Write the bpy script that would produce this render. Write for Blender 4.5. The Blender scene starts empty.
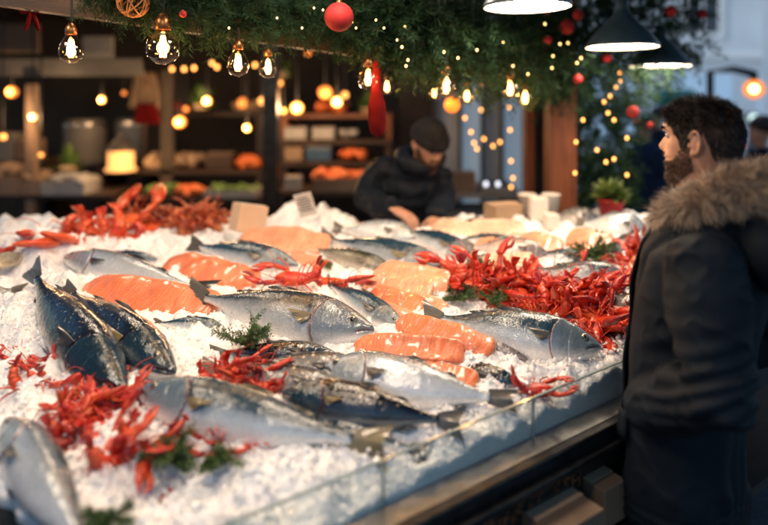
import bpy, math, random
import numpy as np
from mathutils import Matrix, Vector
R = math.radians
rng = np.random.default_rng(7)
random.seed(7)
sc = bpy.context.scene
COL = sc.collection
# ------------------------------------------------------------------ camera
F = 600.0; HY = 100.0; HC = 1.81; CX = 384.0
cam_d = bpy.data.cameras.new('camera'); cam = bpy.data.objects.new('camera', cam_d); COL.objects.link(cam)
cam.location = (0, 0, HC); cam.rotation_euler = (R(90), 0, 0)
cam_d.lens = F / 768 * 36; cam_d.sensor_width = 36; cam_d.shift_y = -(262.5 - HY) / 768
cam_d.clip_start = .02; cam_d.clip_end = 400
cam_d.dof.use_dof = True; cam_d.dof.focus_distance = 1.72; cam_d.dof.aperture_fstop = .85
sc.camera = cam
# ------------------------------------------------------------------ world
w = bpy.data.worlds.new("World"); sc.world = w; w.use_nodes = True
nt = w.node_tree; bg = nt.nodes['Background']
sky = nt.nodes.new('ShaderNodeTexSky'); sky.sky_type = 'NISHITA'; sky.sun_disc = False
sky.sun_elevation = R(10); sky.sun_rotation = R(238); sky.ozone_density = 4.0; sky.air_density = 1.2
nt.links.new(sky.outputs[0], bg.inputs[0]); bg.inputs[1].default_value = .11
sun_d = bpy.data.lights.new('sun', 'SUN'); sun_d.energy = .62; sun_d.angle = R(12); sun_d.color = (.62, .80, 1)
sun = bpy.data.objects.new('sun', sun_d); COL.objects.link(sun); sun.rotation_euler = Vector((math.sin(R(58)) * math.cos(R(10)), math.cos(R(58)) * math.cos(R(10)), -math.sin(R(10)))).to_track_quat('-Z', 'Y').to_euler()
sc.view_settings.view_transform = 'Standard'; sc.view_settings.look = 'None'
sc.view_settings.exposure = 1.1; sc.view_settings.gamma = 1
cy = sc.cycles
cy.use_denoising = True; cy.sample_clamp_indirect = 3.0; cy.sample_clamp_direct = 0
cy.caustics_reflective = False; cy.caustics_refractive = False
cy.max_bounces = 6; cy.diffuse_bounces = 3; cy.glossy_bounces = 3; cy.transmission_bounces = 4; cy.transparent_max_bounces = 12
# ------------------------------------------------------------------ placing
def P(px, py, h=0.0):
    "point on the sloping ice bed (+h) seen at that pixel of the photograph"
    Y = F * (.84 - h) / (py - HY + F * .08)
    return np.array([(px - CX) * Y / F, Y, .97 + .08 * Y + h])
def A(px, py, Y):
    return np.array([(px - CX) * Y / F, Y, HC - (py - HY) * Y / F])
def ice0(X, Y): return .97 + .08 * Y
# ------------------------------------------------------------------ noise
def _h(ix, iy, iz, s=0):
    n = (ix * 374761393 + iy * 668265263 + iz * 2147483647 % 1000003 * 69069 + s * 1274126177) & 0xffffffff
    n = ((n ^ (n >> 13)) * 1274126177) & 0xffffffff
    n = (n ^ (n >> 16)) & 0xffffff
    return n / float(0xffffff)
def vn(x, y, z=0.0, s=0):
    x, y, z = np.broadcast_arrays(np.asarray(x, float), np.asarray(y, float), np.asarray(z, float))
    ix, iy, iz = np.floor(x).astype(np.int64), np.floor(y).astype(np.int64), np.floor(z).astype(np.int64)
    fx, fy, fz = x - ix, y - iy, z - iz
    fx, fy, fz = [t * t * (3 - 2 * t) for t in (fx, fy, fz)]
    r = 0
    for a in (0, 1):
        for b in (0, 1):
            for c in (0, 1):
                wgt = (fx if a else 1 - fx) * (fy if b else 1 - fy) * (fz if c else 1 - fz)
                r = r + wgt * _h(ix + a, iy + b, iz + c, s)
    return r * 2 - 1
def worley(x, y, s=0):
    ix, iy = np.floor(x).astype(np.int64), np.floor(y).astype(np.int64)
    best = np.full(x.shape, 9.0); val = np.zeros(x.shape)
    for a in (-1, 0, 1):
        for b in (-1, 0, 1):
            cx = ix + a; cyy = iy + b
            px = cx + _h(cx, cyy, cx * 0, s); py = cyy + _h(cx, cyy, cx * 0, s + 11)
            d = (x - px) ** 2 + (y - py) ** 2
            m = d < best
            best = np.where(m, d, best); val = np.where(m, _h(cx, cyy, cx * 0, s + 23), val)
    return np.sqrt(best), val
# ------------------------------------------------------------------ mesh builder
def gridf(n, m, closed=True, off=0):
    i = np.arange(n - 1)[:, None]; j = np.arange(m if closed else m - 1)[None, :]
    j2 = (j + 1) % m
    f = np.stack([i * m + j, i * m + j2, (i + 1) * m + j2, (i + 1) * m + j], -1).reshape(-1, 4)
    return f + off
def rotm(rx=0, ry=0, rz=0):
    return np.array(Matrix.Rotation(rz, 3, 'Z') @ Matrix.Rotation(ry, 3, 'Y') @ Matrix.Rotation(rx, 3, 'X'))
class MB:
    def __init__(s): s.v = []; s.f = []; s.n = 0; s.at = {}
    def add(s, v, f, **at):
        v = np.asarray(v, float).reshape(-1, 3); f = np.asarray(f)
        s.v.append(v); s.f.append(f + s.n)
        for k, a in at.items(): s.at.setdefault(k, []).append(np.asarray(a, float).ravel())
        s.n += len(v); return s
    def box(s, c, d, Rm=None):
        q = np.array([[x, y, z] for x in (-.5, .5) for y in (-.5, .5) for z in (-.5, .5)]) * np.array(d)
        if Rm is not None: q = q @ np.asarray(Rm).T
        return s.add(q + np.array(c), [[0, 1, 3, 2], [4, 6, 7, 5], [0, 4, 5, 1], [2, 3, 7, 6], [0, 2, 6, 4], [1, 5, 7, 3]])
    def tube(s, path, rad, seg=8, cap=True, flat=1.0, up=(0, 0, 1)):
        p = np.asarray(path, float); n = len(p); r = np.broadcast_to(np.asarray(rad, float), (n,))
        t = np.gradient(p, axis=0); t /= np.linalg.norm(t, axis=1)[:, None] + 1e-9
        a = np.cross(t[0], up)
        if np.linalg.norm(a) < .1: a = np.cross(t[0], (1, 0, .1))
        a /= np.linalg.norm(a); V = []
        for i in range(n):
            a = a - t[i] * np.dot(a, t[i]); a /= np.linalg.norm(a) + 1e-9
            b = np.cross(t[i], a)
            th = np.arange(seg) / seg * 2 * np.pi
            V.append(p[i] + r[i] * (np.cos(th)[:, None] * a + flat * np.sin(th)[:, None] * b))
        V = np.concatenate(V)
        base = s.n
        s.add(V, gridf(n, seg))
        if cap:
            s.add([p[0] - t[0] * r[0] * .4, p[-1] + t[-1] * r[-1] * .4], np.zeros((0, 3), int))
            k0 = s.n - 2; j = np.arange(seg); j2 = (j + 1) % seg
            s.f.append(np.stack([base + j2, base + j, np.full(seg, k0)], 1))
            e = base + (n - 1) * seg
            s.f.append(np.stack([e + j, e + j2, np.full(seg, k0 + 1)], 1))
        return s
    def lathe(s, prof, seg=24, c=(0, 0, 0), Rm=None):
        th = np.arange(seg) / seg * 2 * np.pi
        V = np.concatenate([np.stack([r * np.cos(th), r * np.sin(th), np.full(seg, z)], 1) for r, z in prof])
        if Rm is not None: V = V @ np.asarray(Rm).T
        return s.add(V + np.array(c), gridf(len(prof), seg))
    def ell(s, c, r, nu=12, nv=16, Rm=None):
        pr = [(math.sin(math.pi * i / nu), -math.cos(math.pi * i / nu)) for i in range(nu + 1)]
        pr[0] = (1e-4, -1); pr[-1] = (1e-4, 1)
        th = np.arange(nv) / nv * 2 * np.pi
        V = np.concatenate([np.stack([q * np.cos(th), q * np.sin(th), np.full(nv, z)], 1) for q, z in pr]) * np.array(r)
        if Rm is not None: V = V @ np.asarray(Rm).T
        return s.add(V + np.array(c), gridf(nu + 1, nv))
    def mesh(s, name, smooth=True):
        me = bpy.data.meshes.new(name)
        V = np.concatenate(s.v) if s.v else np.zeros((0, 3))
        me.vertices.add(len(V)); me.vertices.foreach_set('co', V.astype(np.float32).ravel())
        fs = [f for f in s.f if len(f)]
        tot = np.concatenate([np.full(len(f), f.shape[1]) for f in fs])
        idx = np.concatenate([f.ravel() for f in fs])
        me.loops.add(len(idx)); me.loops.foreach_set('vertex_index', idx.astype(np.int32))
        me.polygons.add(len(tot)); st = np.concatenate([[0], np.cumsum(tot)[:-1]])
        me.polygons.foreach_set('loop_start', st.astype(np.int32))
        me.polygons.foreach_set('use_smooth', np.full(len(tot), smooth))
        for k, a in s.at.items():
            a = np.concatenate(a)
            if len(a) == len(V):
                at = me.attributes.new(k, 'FLOAT', 'POINT'); at.data.foreach_set('value', a.astype(np.float32))
        me.update(calc_edges=True); me.validate()
        return me
    def build(s, name, m, parent=None, smooth=True, bevel=0):
        o = bpy.data.objects.new(name, s.mesh(name, smooth)); COL.objects.link(o)
        if m: o.data.materials.append(m)
        if parent: o.parent = parent
        if bevel:
            b = o.modifiers.new('b', 'BEVEL'); b.width = bevel; b.segments = 2; b.limit_method = 'ANGLE'
        return o
def tag(o, label=None, cat=None, group=None, kind=None):
    if label: o['label'] = label
    if cat: o['category'] = cat
    if group: o['group'] = group
    if kind: o['kind'] = kind
    return o
def empty(name, loc, label, cat, group=None, rz=0, M=None):
    o = bpy.data.objects.new(name, None); COL.objects.link(o); o.empty_display_size = .05
    if M is not None: o.matrix_world = M
    else: o.location = tuple(loc); o.rotation_euler = (0, 0, rz)
    return tag(o, label, cat, group)
def dup(root, M, label, group=None, cat=None):
    r = root.copy(); COL.objects.link(r); r.matrix_world = M
    r['label'] = label
    if group: r['group'] = group
    if cat: r['category'] = cat
    for ch in list(root.children):
        c = ch.copy(); COL.objects.link(c); c.parent = r
        for g in ch.children:
            d = g.copy(); COL.objects.link(d); d.parent = c
    return r
def remesh(parts, name, m, voxel, parent=None, smooth_it=4, disp=None):
    o = parts.build(name, None)
    md = o.modifiers.new('r', 'REMESH'); md.mode = 'VOXEL'; md.voxel_size = voxel; md.use_smooth_shade = True
    if smooth_it:
        sm = o.modifiers.new('s', 'SMOOTH'); sm.factor = .5; sm.iterations = smooth_it
    dg = bpy.context.evaluated_depsgraph_get(); dg.update()
    me = bpy.data.meshes.new_from_object(o.evaluated_get(dg)); me.name = name
    o.modifiers.clear(); o.data = me; me.materials.clear(); me.materials.append(m)
    if disp is not None:
        n = len(me.vertices); v = np.empty(n * 3, np.float32); me.vertices.foreach_get('co', v)
        nn = np.empty(n * 3, np.float32); me.vertices.foreach_get('normal', nn)
        v = v.reshape(-1, 3); nn = nn.reshape(-1, 3)
        v = v + nn * disp(v)[:, None]
        me.vertices.foreach_set('co', v.astype(np.float32).ravel()); me.update()
    if parent: o.parent = parent
    return o
def frameM(o, x, y, z):
    return Matrix(((x[0], y[0], z[0], o[0]), (x[1], y[1], z[1], o[1]), (x[2], y[2], z[2], o[2]), (0, 0, 0, 1)))
def nrm(v): v = np.asarray(v, float); return v / (np.linalg.norm(v) + 1e-12)
# ------------------------------------------------------------------ materials
def newmat(name):
    m = bpy.data.materials.new(name); m.use_nodes = True
    return m, m.node_tree, m.node_tree.nodes['Principled BSDF']
def mat(name, c, rough=.6, metal=0.0, c2=None, scale=8.0, bump=0.0, bscale=None, stretch=None, coat=0, spec=.5, sss=0, sssr=(1, .4, .2), detail=4, lo=.35, hi=.65, bdist=.002):
    m, t, b = newmat(name); N = t.nodes; L = t.links
    b.inputs['Base Color'].default_value = (*c, 1); b.inputs['Roughness'].default_value = rough
    b.inputs['Metallic'].default_value = metal; b.inputs['Specular IOR Level'].default_value = spec
    b.inputs['Coat Weight'].default_value = coat; b.inputs['Coat Roughness'].default_value = .12
    if sss:
        b.inputs['Subsurface Weight'].default_value = sss; b.inputs['Subsurface Radius'].default_value = sssr; b.inputs['Subsurface Scale'].default_value = .01
    tc = N.new('ShaderNodeTexCoord'); src = tc.outputs['Object']
    if stretch:
        mp = N.new('ShaderNodeMapping'); mp.inputs['Scale'].default_value = stretch; L.new(src, mp.inputs[0]); src = mp.outputs[0]
    if c2 is not None:
        n = N.new('ShaderNodeTexNoise'); n.inputs['Scale'].default_value = scale; n.inputs['Detail'].default_value = detail; L.new(src, n.inputs[0])
        r = N.new('ShaderNodeValToRGB'); r.color_ramp.elements[0].position = lo; r.color_ramp.elements[1].position = hi
        r.color_ramp.elements[0].color = (*c, 1); r.color_ramp.elements[1].color = (*c2, 1)
        L.new(n.outputs[0], r.inputs[0]); L.new(r.outputs[0], b.inputs['Base Color'])
    if bump:
        n = N.new('ShaderNodeTexNoise'); n.inputs['Scale'].default_value = bscale or scale * 4; n.inputs['Detail'].default_value = 5; L.new(src, n.inputs[0])
        bp = N.new('ShaderNodeBump'); bp.inputs['Strength'].default_value = bump; bp.inputs['Distance'].default_value = bdist
        L.new(n.outputs[0], bp.inputs['Height']); L.new(bp.outputs[0], b.inputs['Normal'])
    return m
def emis(name, c, s, sample=False):
    m, t, b = newmat(name); b.inputs['Base Color'].default_value = (*c, 1)
    b.inputs['Emission Color'].default_value = (*c, 1); b.inputs['Emission Strength'].default_value = s
    if not sample: m.cycles.emission_sampling = 'NONE'
    return m
def glassm(name, tint=(1, 1, 1), rough=.02, refl=1.0):
    m = bpy.data.materials.new(name); m.use_nodes = True; t = m.node_tree; N = t.nodes; N.clear()
    o = N.new('ShaderNodeOutputMaterial'); mx = N.new('ShaderNodeMixShader'); tr = N.new('ShaderNodeBsdfTransparent'); gl = N.new('ShaderNodeBsdfGlossy'); fr = N.new('ShaderNodeFresnel')
    tr.inputs[0].default_value = (*tint, 1); gl.inputs['Roughness'].default_value = rough; ge = N.new('ShaderNodeNewGeometry'); mr = N.new('ShaderNodeMapRange'); mr.inputs[3].default_value = 1.5; mr.inputs[4].default_value = 1 / 1.5
    t.links.new(ge.outputs['Backfacing'], mr.inputs[0]); t.links.new(mr.outputs[0], fr.inputs[0])
    gl.inputs[0].default_value = (refl, refl, refl, 1)
    t.links.new(fr.outputs[0], mx.inputs[0]); t.links.new(tr.outputs[0], mx.inputs[1]); t.links.new(gl.outputs[0], mx.inputs[2]); t.links.new(mx.outputs[0], o.inputs[0])
    return m

def ice_mat():
    m, t, b = newmat('crushed_ice'); N = t.nodes; L = t.links
    b.inputs['Base Color'].default_value = (.80, .84, .88, 1); b.inputs['Roughness'].default_value = .22
    b.inputs['Subsurface Weight'].default_value = .6; b.inputs['Subsurface Radius'].default_value = (1, 1, 1); b.inputs['Subsurface Scale'].default_value = .006
    b.inputs['Specular IOR Level'].default_value = .7; b.inputs['Coat Weight'].default_value = .5; b.inputs['Coat Roughness'].default_value = .06
    tc = N.new('ShaderNodeTexCoord')
    v = N.new('ShaderNodeTexVoronoi'); v.inputs['Scale'].default_value = 170; L.new(tc.outputs['Object'], v.inputs[0])
    n = N.new('ShaderNodeTexNoise'); n.inputs['Scale'].default_value = 420; n.inputs['Detail'].default_value = 4; L.new(tc.outputs['Object'], n.inputs[0])
    ad = N.new('ShaderNodeMath'); ad.operation = 'ADD'; L.new(v.outputs['Distance'], ad.inputs[0]); L.new(n.outputs[0], ad.inputs[1])
    bp = N.new('ShaderNodeBump'); bp.inputs['Strength'].default_value = .55; bp.inputs['Distance'].default_value = .003
    L.new(ad.outputs[0], bp.inputs['Height']); L.new(bp.outputs[0], b.inputs['Normal'])
    # melt patches: greyer, wetter
    n2 = N.new('ShaderNodeTexNoise'); n2.inputs['Scale'].default_value = 14; n2.inputs['Detail'].default_value = 5; L.new(tc.outputs['Object'], n2.inputs[0])
    r = N.new('ShaderNodeValToRGB'); r.color_ramp.elements[0].position = .3; r.color_ramp.elements[1].position = .6
    r.color_ramp.elements[0].color = (.84, .87, .90, 1); r.color_ramp.elements[1].color = (.95, .96, .97, 1)
    L.new(n2.outputs[0], r.inputs[0]); L.new(r.outputs[0], b.inputs['Base Color'])
    return m

def fish_mat(name, back, flank, belly, spots=0, bands=0, metal=.08, rough=.22, edge=(-.1, .5), spotc=(.5, .45, .35)):
    m, t, b = newmat(name); N = t.nodes; L = t.links
    def nd(k, **kw):
        x = N.new(k)
        for a, v in kw.items(): setattr(x, a, v)
        return x
    fv = nd('ShaderNodeAttribute', attribute_name='fv'); fu = nd('ShaderNodeAttribute', attribute_name='fu')
    tc = nd('ShaderNodeTexCoord')
    n = nd('ShaderNodeTexNoise'); n.inputs['Scale'].default_value = 26; n.inputs['Detail'].default_value = 6; L.new(tc.outputs['Object'], n.inputs[0])
    mm = nd('ShaderNodeMath', operation='MULTIPLY_ADD'); mm.inputs[1].default_value = .30; L.new(n.outputs[0], mm.inputs[0]); L.new(fv.outputs['Fac'], mm.inputs[2])
    mp = nd('ShaderNodeMapRange'); mp.inputs[1].default_value = -.75; mp.inputs[2].default_value = 1.25; L.new(mm.outputs[0], mp.inputs[0])
    r = nd('ShaderNodeValToRGB'); e = r.color_ramp.elements
    lo = (edge[0] + .15 + .75) / 2; hi = (edge[1] + .15 + .75) / 2
    e[0].position = .12; e[0].color = (*belly, 1); e[1].position = hi; e[1].color = (*back, 1)
    x = e.new(lo); x.color = (*flank, 1)
    x = e.new((lo + hi) / 2); x.color = (*[(a * .6 + c * .4) for a, c in zip(flank, back)], 1)
    L.new(mp.outputs[0], r.inputs[0]); colr = r.outputs[0]
    # scales: anisotropic voronoi in object space
    ms = nd('ShaderNodeMapping'); ms.inputs['Scale'].default_value = (210, 290, 120); L.new(tc.outputs['Object'], ms.inputs[0])
    vo = nd('ShaderNodeTexVoronoi'); vo.inputs['Scale'].default_value = 1; vo.inputs['Randomness'].default_value = .55; L.new(ms.outputs[0], vo.inputs[0])
    sm = nd('ShaderNodeMix', data_type='RGBA', blend_type='MULTIPLY'); sm.inputs[0].default_value = .32
    vr = nd('ShaderNodeValToRGB'); vr.color_ramp.elements[0].color = (1.0, 1.0, 1.0, 1); vr.color_ramp.elements[1].color = (.42, .45, .5, 1); vr.color_ramp.elements[0].position = .25; vr.color_ramp.elements[1].position = .8
    L.new(vo.outputs['Distance'], vr.inputs[0]); L.new(colr, sm.inputs[6]); L.new(vr.outputs[0], sm.inputs[7]); colr = sm.outputs[2]
    if bands:
        mb = nd('ShaderNodeMapping'); mb.inputs['Scale'].default_value = (1, .25, .2); L.new(tc.outputs['Object'], mb.inputs[0])
        wv = nd('ShaderNodeTexWave'); wv.inputs['Scale'].default_value = bands; wv.inputs['Distortion'].default_value = 5; wv.inputs['Detail'].default_value = 2; wv.inputs['Detail Scale'].default_value = 2.5; L.new(mb.outputs[0], wv.inputs[0])
        br = nd('ShaderNodeValToRGB'); br.color_ramp.elements[0].position = .42; br.color_ramp.elements[1].position = .6
        L.new(wv.outputs['Fac'], br.inputs[0])
        gt = nd('ShaderNodeMapRange'); gt.inputs[1].default_value = .0; gt.inputs[2].default_value = .35; L.new(fv.outputs['Fac'], gt.inputs[0])
        mu = nd('ShaderNodeMath', operation='MULTIPLY'); L.new(br.outputs[0], mu.inputs[0]); L.new(gt.outputs[0], mu.inputs[1])
        mx = nd('ShaderNodeMix', data_type='RGBA'); L.new(mu.outputs[0], mx.inputs[0]); L.new(colr, mx.inputs[6]); mx.inputs[7].default_value = (.008, .014, .02, 1); colr = mx.outputs[2]
    if spots:
        v2 = nd('ShaderNodeTexVoronoi'); v2.inputs['Scale'].default_value = spots; L.new(tc.outputs['Object'], v2.inputs[0])
        sr = nd('ShaderNodeValToRGB'); sr.color_ramp.elements[0].position = .16; sr.color_ramp.elements[1].position = .28
        sr.color_ramp.elements[0].color = (1, 1, 1, 1); sr.color_ramp.elements[1].color = (0, 0, 0, 1); L.new(v2.outputs['Distance'], sr.inputs[0])
        gt = nd('ShaderNodeMapRange'); gt.inputs[1].default_value = -.1; gt.inputs[2].default_value = .3; L.new(fv.outputs['Fac'], gt.inputs[0])
        mu = nd('ShaderNodeMath', operation='MULTIPLY'); L.new(sr.outputs[0], mu.inputs[0]); L.new(gt.outputs[0], mu.inputs[1])
        mx = nd('ShaderNodeMix', data_type='RGBA'); L.new(mu.outputs[0], mx.inputs[0]); L.new(colr, mx.inputs[6]); mx.inputs[7].default_value = (*spotc, 1); colr = mx.outputs[2]
    ha = nd('ShaderNodeAttribute', attribute_name='fh'); hm = nd('ShaderNodeMath', operation='MULTIPLY'); hm.inputs[1].default_value = .82; L.new(ha.outputs['Fac'], hm.inputs[0]); mx = nd('ShaderNodeMix', data_type='RGBA'); L.new(hm.outputs[0], mx.inputs[0]); L.new(colr, mx.inputs[6]); mx.inputs[7].default_value = (*[f * .24 + q * .4 + z for f, q, z in zip(flank, back, (.0, .02, .035))], 1); colr = mx.outputs[2]
    # gill slit blood tint
    ga = nd('ShaderNodeAttribute', attribute_name='fg'); mx = nd('ShaderNodeMix', data_type='RGBA'); L.new(ga.outputs['Fac'], mx.inputs[0]); L.new(colr, mx.inputs[6]); mx.inputs[7].default_value = (.10, .012, .015, 1); colr = mx.outputs[2]
    L.new(colr, b.inputs['Base Color'])
    b.inputs['Metallic'].default_value = metal; b.inputs['Coat Weight'].default_value = 1.0; b.inputs['Coat Roughness'].default_value = .07
    nr = nd('ShaderNodeTexNoise'); nr.inputs['Scale'].default_value = 60; nr.inputs['Detail'].default_value = 3; L.new(tc.outputs['Object'], nr.inputs[0])
    rr = nd('ShaderNodeMapRange'); rr.inputs[3].default_value = rough - .09; rr.inputs[4].default_value = rough + .16; L.new(nr.outputs[0], rr.inputs[0]); L.new(rr.outputs[0], b.inputs['Roughness'])
    bp = nd('ShaderNodeBump'); bp.inputs['Strength'].default_value = .45; bp.inputs['Distance'].default_value = .0012; bp.invert = True
    L.new(vo.outputs['Distance'], bp.inputs['Height'])
    b2 = nd('ShaderNodeBump'); b2.inputs['Strength'].default_value = .5; b2.inputs['Distance'].default_value = .004; nz = nd('ShaderNodeTexNoise'); nz.inputs['Scale'].default_value = 45; nz.inputs['Detail'].default_value = 5
    L.new(tc.outputs['Object'], nz.inputs[0]); L.new(nz.outputs[0], b2.inputs['Height']); L.new(bp.outputs[0], b2.inputs['Normal']); L.new(b2.outputs[0], b.inputs['Normal']); L.new(b2.outputs[0], b.inputs['Coat Normal'])
    return m

def shell_mat(name, dark, mid, pale):
    m, t, b = newmat(name); N = t.nodes; L = t.links
    tc = N.new('ShaderNodeTexCoord'); oi = N.new('ShaderNodeObjectInfo')
    n = N.new('ShaderNodeTexNoise'); n.inputs['Scale'].default_value = 38; n.inputs['Detail'].default_value = 6; L.new(tc.outputs['Object'], n.inputs[0])
    a = N.new('ShaderNodeMath'); a.operation = 'MULTIPLY_ADD'; a.inputs[1].default_value = .28; L.new(oi.outputs['Random'], a.inputs[0]); L.new(n.outputs[0], a.inputs[2])
    sx = N.new('ShaderNodeSeparateXYZ'); L.new(tc.outputs['Object'], sx.inputs[0])
    mr = N.new('ShaderNodeMapRange'); mr.inputs[1].default_value = -.002; mr.inputs[2].default_value = -.016; mr.inputs[3].default_value = 0; mr.inputs[4].default_value = .30; L.new(sx.outputs[2], mr.inputs[0])
    a2 = N.new('ShaderNodeMath'); a2.operation = 'ADD'; L.new(a.outputs[0], a2.inputs[0]); L.new(mr.outputs[0], a2.inputs[1])
    r = N.new('ShaderNodeValToRGB'); e = r.color_ramp.elements; e[0].position = .42; e[0].color = (*dark, 1); e[1].position = .95; e[1].color = (*pale, 1); x = e.new(.62); x.color = (*mid, 1)
    L.new(a2.outputs[0], r.inputs[0]); L.new(r.outputs[0], b.inputs['Base Color'])
    b.inputs['Coat Weight'].default_value = .35; b.inputs['Coat Roughness'].default_value = .15; b.inputs['Roughness'].default_value = .36
    v = N.new('ShaderNodeTexVoronoi'); v.inputs['Scale'].default_value = 260; L.new(tc.outputs['Object'], v.inputs[0])
    bp = N.new('ShaderNodeBump'); bp.inputs['Strength'].default_value = .45; bp.inputs['Distance'].default_value = .0012; L.new(v.outputs['Distance'], bp.inputs['Height']); L.new(bp.outputs[0], b.inputs['Normal']); L.new(bp.outputs[0], b.inputs['Coat Normal'])
    return m
def flesh_mat(name, c1, c2, line):
    m, t, b = newmat(name); N = t.nodes; L = t.links
    tc = N.new('ShaderNodeTexCoord')
    mp = N.new('ShaderNodeMapping'); mp.inputs['Scale'].default_value = (1, .45, .6); mp.inputs['Rotation'].default_value = (0, 0, R(25)); L.new(tc.outputs['Object'], mp.inputs[0])
    wv = N.new('ShaderNodeTexWave'); wv.inputs['Scale'].default_value = 27; wv.inputs['Distortion'].default_value = 11; wv.inputs['Detail Roughness'].default_value = .6; wv.inputs['Detail'].default_value = 3; wv.inputs['Detail Scale'].default_value = 1.2; L.new(mp.outputs[0], wv.inputs[0])
    r = N.new('ShaderNodeValToRGB'); e = r.color_ramp.elements; e[0].position = .0; e[0].color = (*line, 1); e[1].position = .09; e[1].color = (*c1, 1); x = e.new(1); x.color = (*c2, 1)
    L.new(wv.outputs['Fac'], r.inputs[0])
    n = N.new('ShaderNodeTexNoise'); n.inputs['Scale'].default_value = 20; n.inputs['Detail'].default_value = 6; L.new(tc.outputs['Object'], n.inputs[0])
    mx = N.new('ShaderNodeMix'); mx.data_type = 'RGBA'; mx.blend_type = 'MULTIPLY'; mx.inputs[0].default_value = .5
    r2 = N.new('ShaderNodeValToRGB'); r2.color_ramp.elements[0].position = .3; r2.color_ramp.elements[0].color = (.55, .4, .35, 1); r2.color_ramp.elements[1].position = .6; r2.color_ramp.elements[1].color = (1, 1, 1, 1)
    L.new(n.outputs[0], r2.inputs[0]); L.new(r.outputs[0], mx.inputs[6]); L.new(r2.outputs[0], mx.inputs[7]); L.new(mx.outputs[2], b.inputs['Base Color'])
    b.inputs['Roughness'].default_value = .33; b.inputs['Subsurface Weight'].default_value = .3; b.inputs['Subsurface Radius'].default_value = (1, .35, .15); b.inputs['Subsurface Scale'].default_value = .012
    b.inputs['Coat Weight'].default_value = .55; b.inputs['Coat Roughness'].default_value = .10
    bp = N.new('ShaderNodeBump'); bp.inputs['Strength'].default_value = .6; bp.inputs['Distance'].default_value = .002
    n3 = N.new('ShaderNodeTexNoise'); n3.inputs['Scale'].default_value = 160; n3.inputs['Detail'].default_value = 4; L.new(tc.outputs['Object'], n3.inputs[0])
    ad = N.new('ShaderNodeMath'); ad.operation = 'MULTIPLY_ADD'; ad.inputs[1].default_value = .25; ad.inputs[1].default_value = .10; L.new(wv.outputs['Fac'], ad.inputs[0]); L.new(n3.outputs[0], ad.inputs[2])
    L.new(ad.outputs[0], bp.inputs['Height']); L.new(bp.outputs[0], b.inputs['Normal'])
    return m
M = {}
M['ice'] = ice_mat()
M['bass'] = fish_mat('bass_skin', (.018, .028, .036), (.46, .50, .53), (.86, .83, .81), edge=(-.2, .40), spots=230, spotc=(.015, .02, .025))
M['blue'] = fish_mat('blue_skin', (.010, .045, .075), (.50, .57, .62), (.88, .85, .83), edge=(-.25, .18))
M['dark'] = fish_mat('dark_skin', (.006, .013, .022), (.035, .055, .075), (.42, .43, .45), spots=85, metal=.3, rough=.2, edge=(-.55, .05), spotc=(.22, .2, .17))
M['mack'] = fish_mat('mackerel_skin', (.02, .06, .08), (.30, .36, .38), (.7, .68, .66), bands=13, edge=(-.1, .5))
M['black'] = fish_mat('black_skin', (.006, .009, .014), (.03, .04, .055), (.2, .22, .25), spots=70, rough=.17, edge=(-.5, .1), spotc=(.35, .28, .18))
M['pale'] = fish_mat('pale_skin', (.16, .20, .24), (.62, .68, .72), (.88, .87, .86), edge=(.1, .8), metal=.2)
M['olive'] = fish_mat('olive_skin', (.035, .04, .025), (.22, .2, .13), (.6, .56, .48), edge=(0, .6))
M['rose'] = fish_mat('rose_skin', (.16, .12, .11), (.5, .42, .40), (.75, .65, .62), edge=(.2, .9), metal=.2)
M['grey'] = fish_mat('grey_skin', (.05, .05, .05), (.25, .25, .25), (.55, .54, .52), edge=(0, .7), spots=60, spotc=(.6, .5, .35))
def fin_mat(name, c, c2):
    m, t, b = newmat(name); N = t.nodes; L = t.links
    a = N.new('ShaderNodeAttribute'); a.attribute_name = 'ray'
    r = N.new('ShaderNodeValToRGB'); r.color_ramp.elements[0].color = (*c, 1); r.color_ramp.elements[1].color = (*c2, 1)
    L.new(a.outputs['Fac'], r.inputs[0]); L.new(r.outputs[0], b.inputs['Base Color']); b.inputs['Roughness'].default_value = .35
    b.inputs['Coat Weight'].default_value = .4
    return m
M['fin'] = fin_mat('fin_dark', (.05, .048, .042), (.19, .17, .14))
M['finy'] = fin_mat('fin_ochre', (.09, .07, .03), (.32, .25, .13))
M['finb'] = fin_mat('fin_black', (.008, .01, .013), (.06, .06, .06))
M['iris'] = mat('eye_iris', (.22, .20, .14), .15, .5, coat=1)
M['pupil'] = mat('eye_pupil', (.004, .004, .005), .06, coat=1)
M['salmon'] = flesh_mat('salmon_flesh', (.78, .24, .11), (.72, .195, .082), (.80, .29, .145))
M['salmonp'] = flesh_mat('salmon_flesh_pale', (.84, .40, .25), (.79, .33, .19), (.86, .45, .29))
M['whitef'] = flesh_mat('white_flesh', (.82, .62, .47), (.78, .55, .40), (.88, .75, .62))
M['skin_edge'] = mat('fillet_skin', (.55, .52, .5), .35, .2, c2=(.75, .72, .7), coat=.5)
M['cray'] = shell_mat('crayfish_shell', (.20, .004, .004), (.50, .018, .006), (.72, .13, .03))
M['crayo'] = shell_mat('lobster_shell', (.34, .012, .004), (.64, .05, .008), (.78, .20, .05))
M['crayb'] = shell_mat('brown_shell', (.10, .012, .008), (.42, .05, .012), (.60, .20, .06))
M['redclaw'] = mat('scarlet_shell', (.60, .012, .006), .3, c2=(.72, .03, .01), scale=30, bump=.4, bscale=150, coat=.3)
M['herb'] = mat('herb_green', (.035, .08, .02), .5, c2=(.10, .17, .05), scale=30)
M['fir'] = mat('fir_needles', (.006, .023, .011), .75, c2=(.020, .052, .022), scale=9, spec=.15)
M['leafy'] = mat('leaf_green', (.07, .14, .03), .5, c2=(.22, .27, .07), scale=12)
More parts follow.
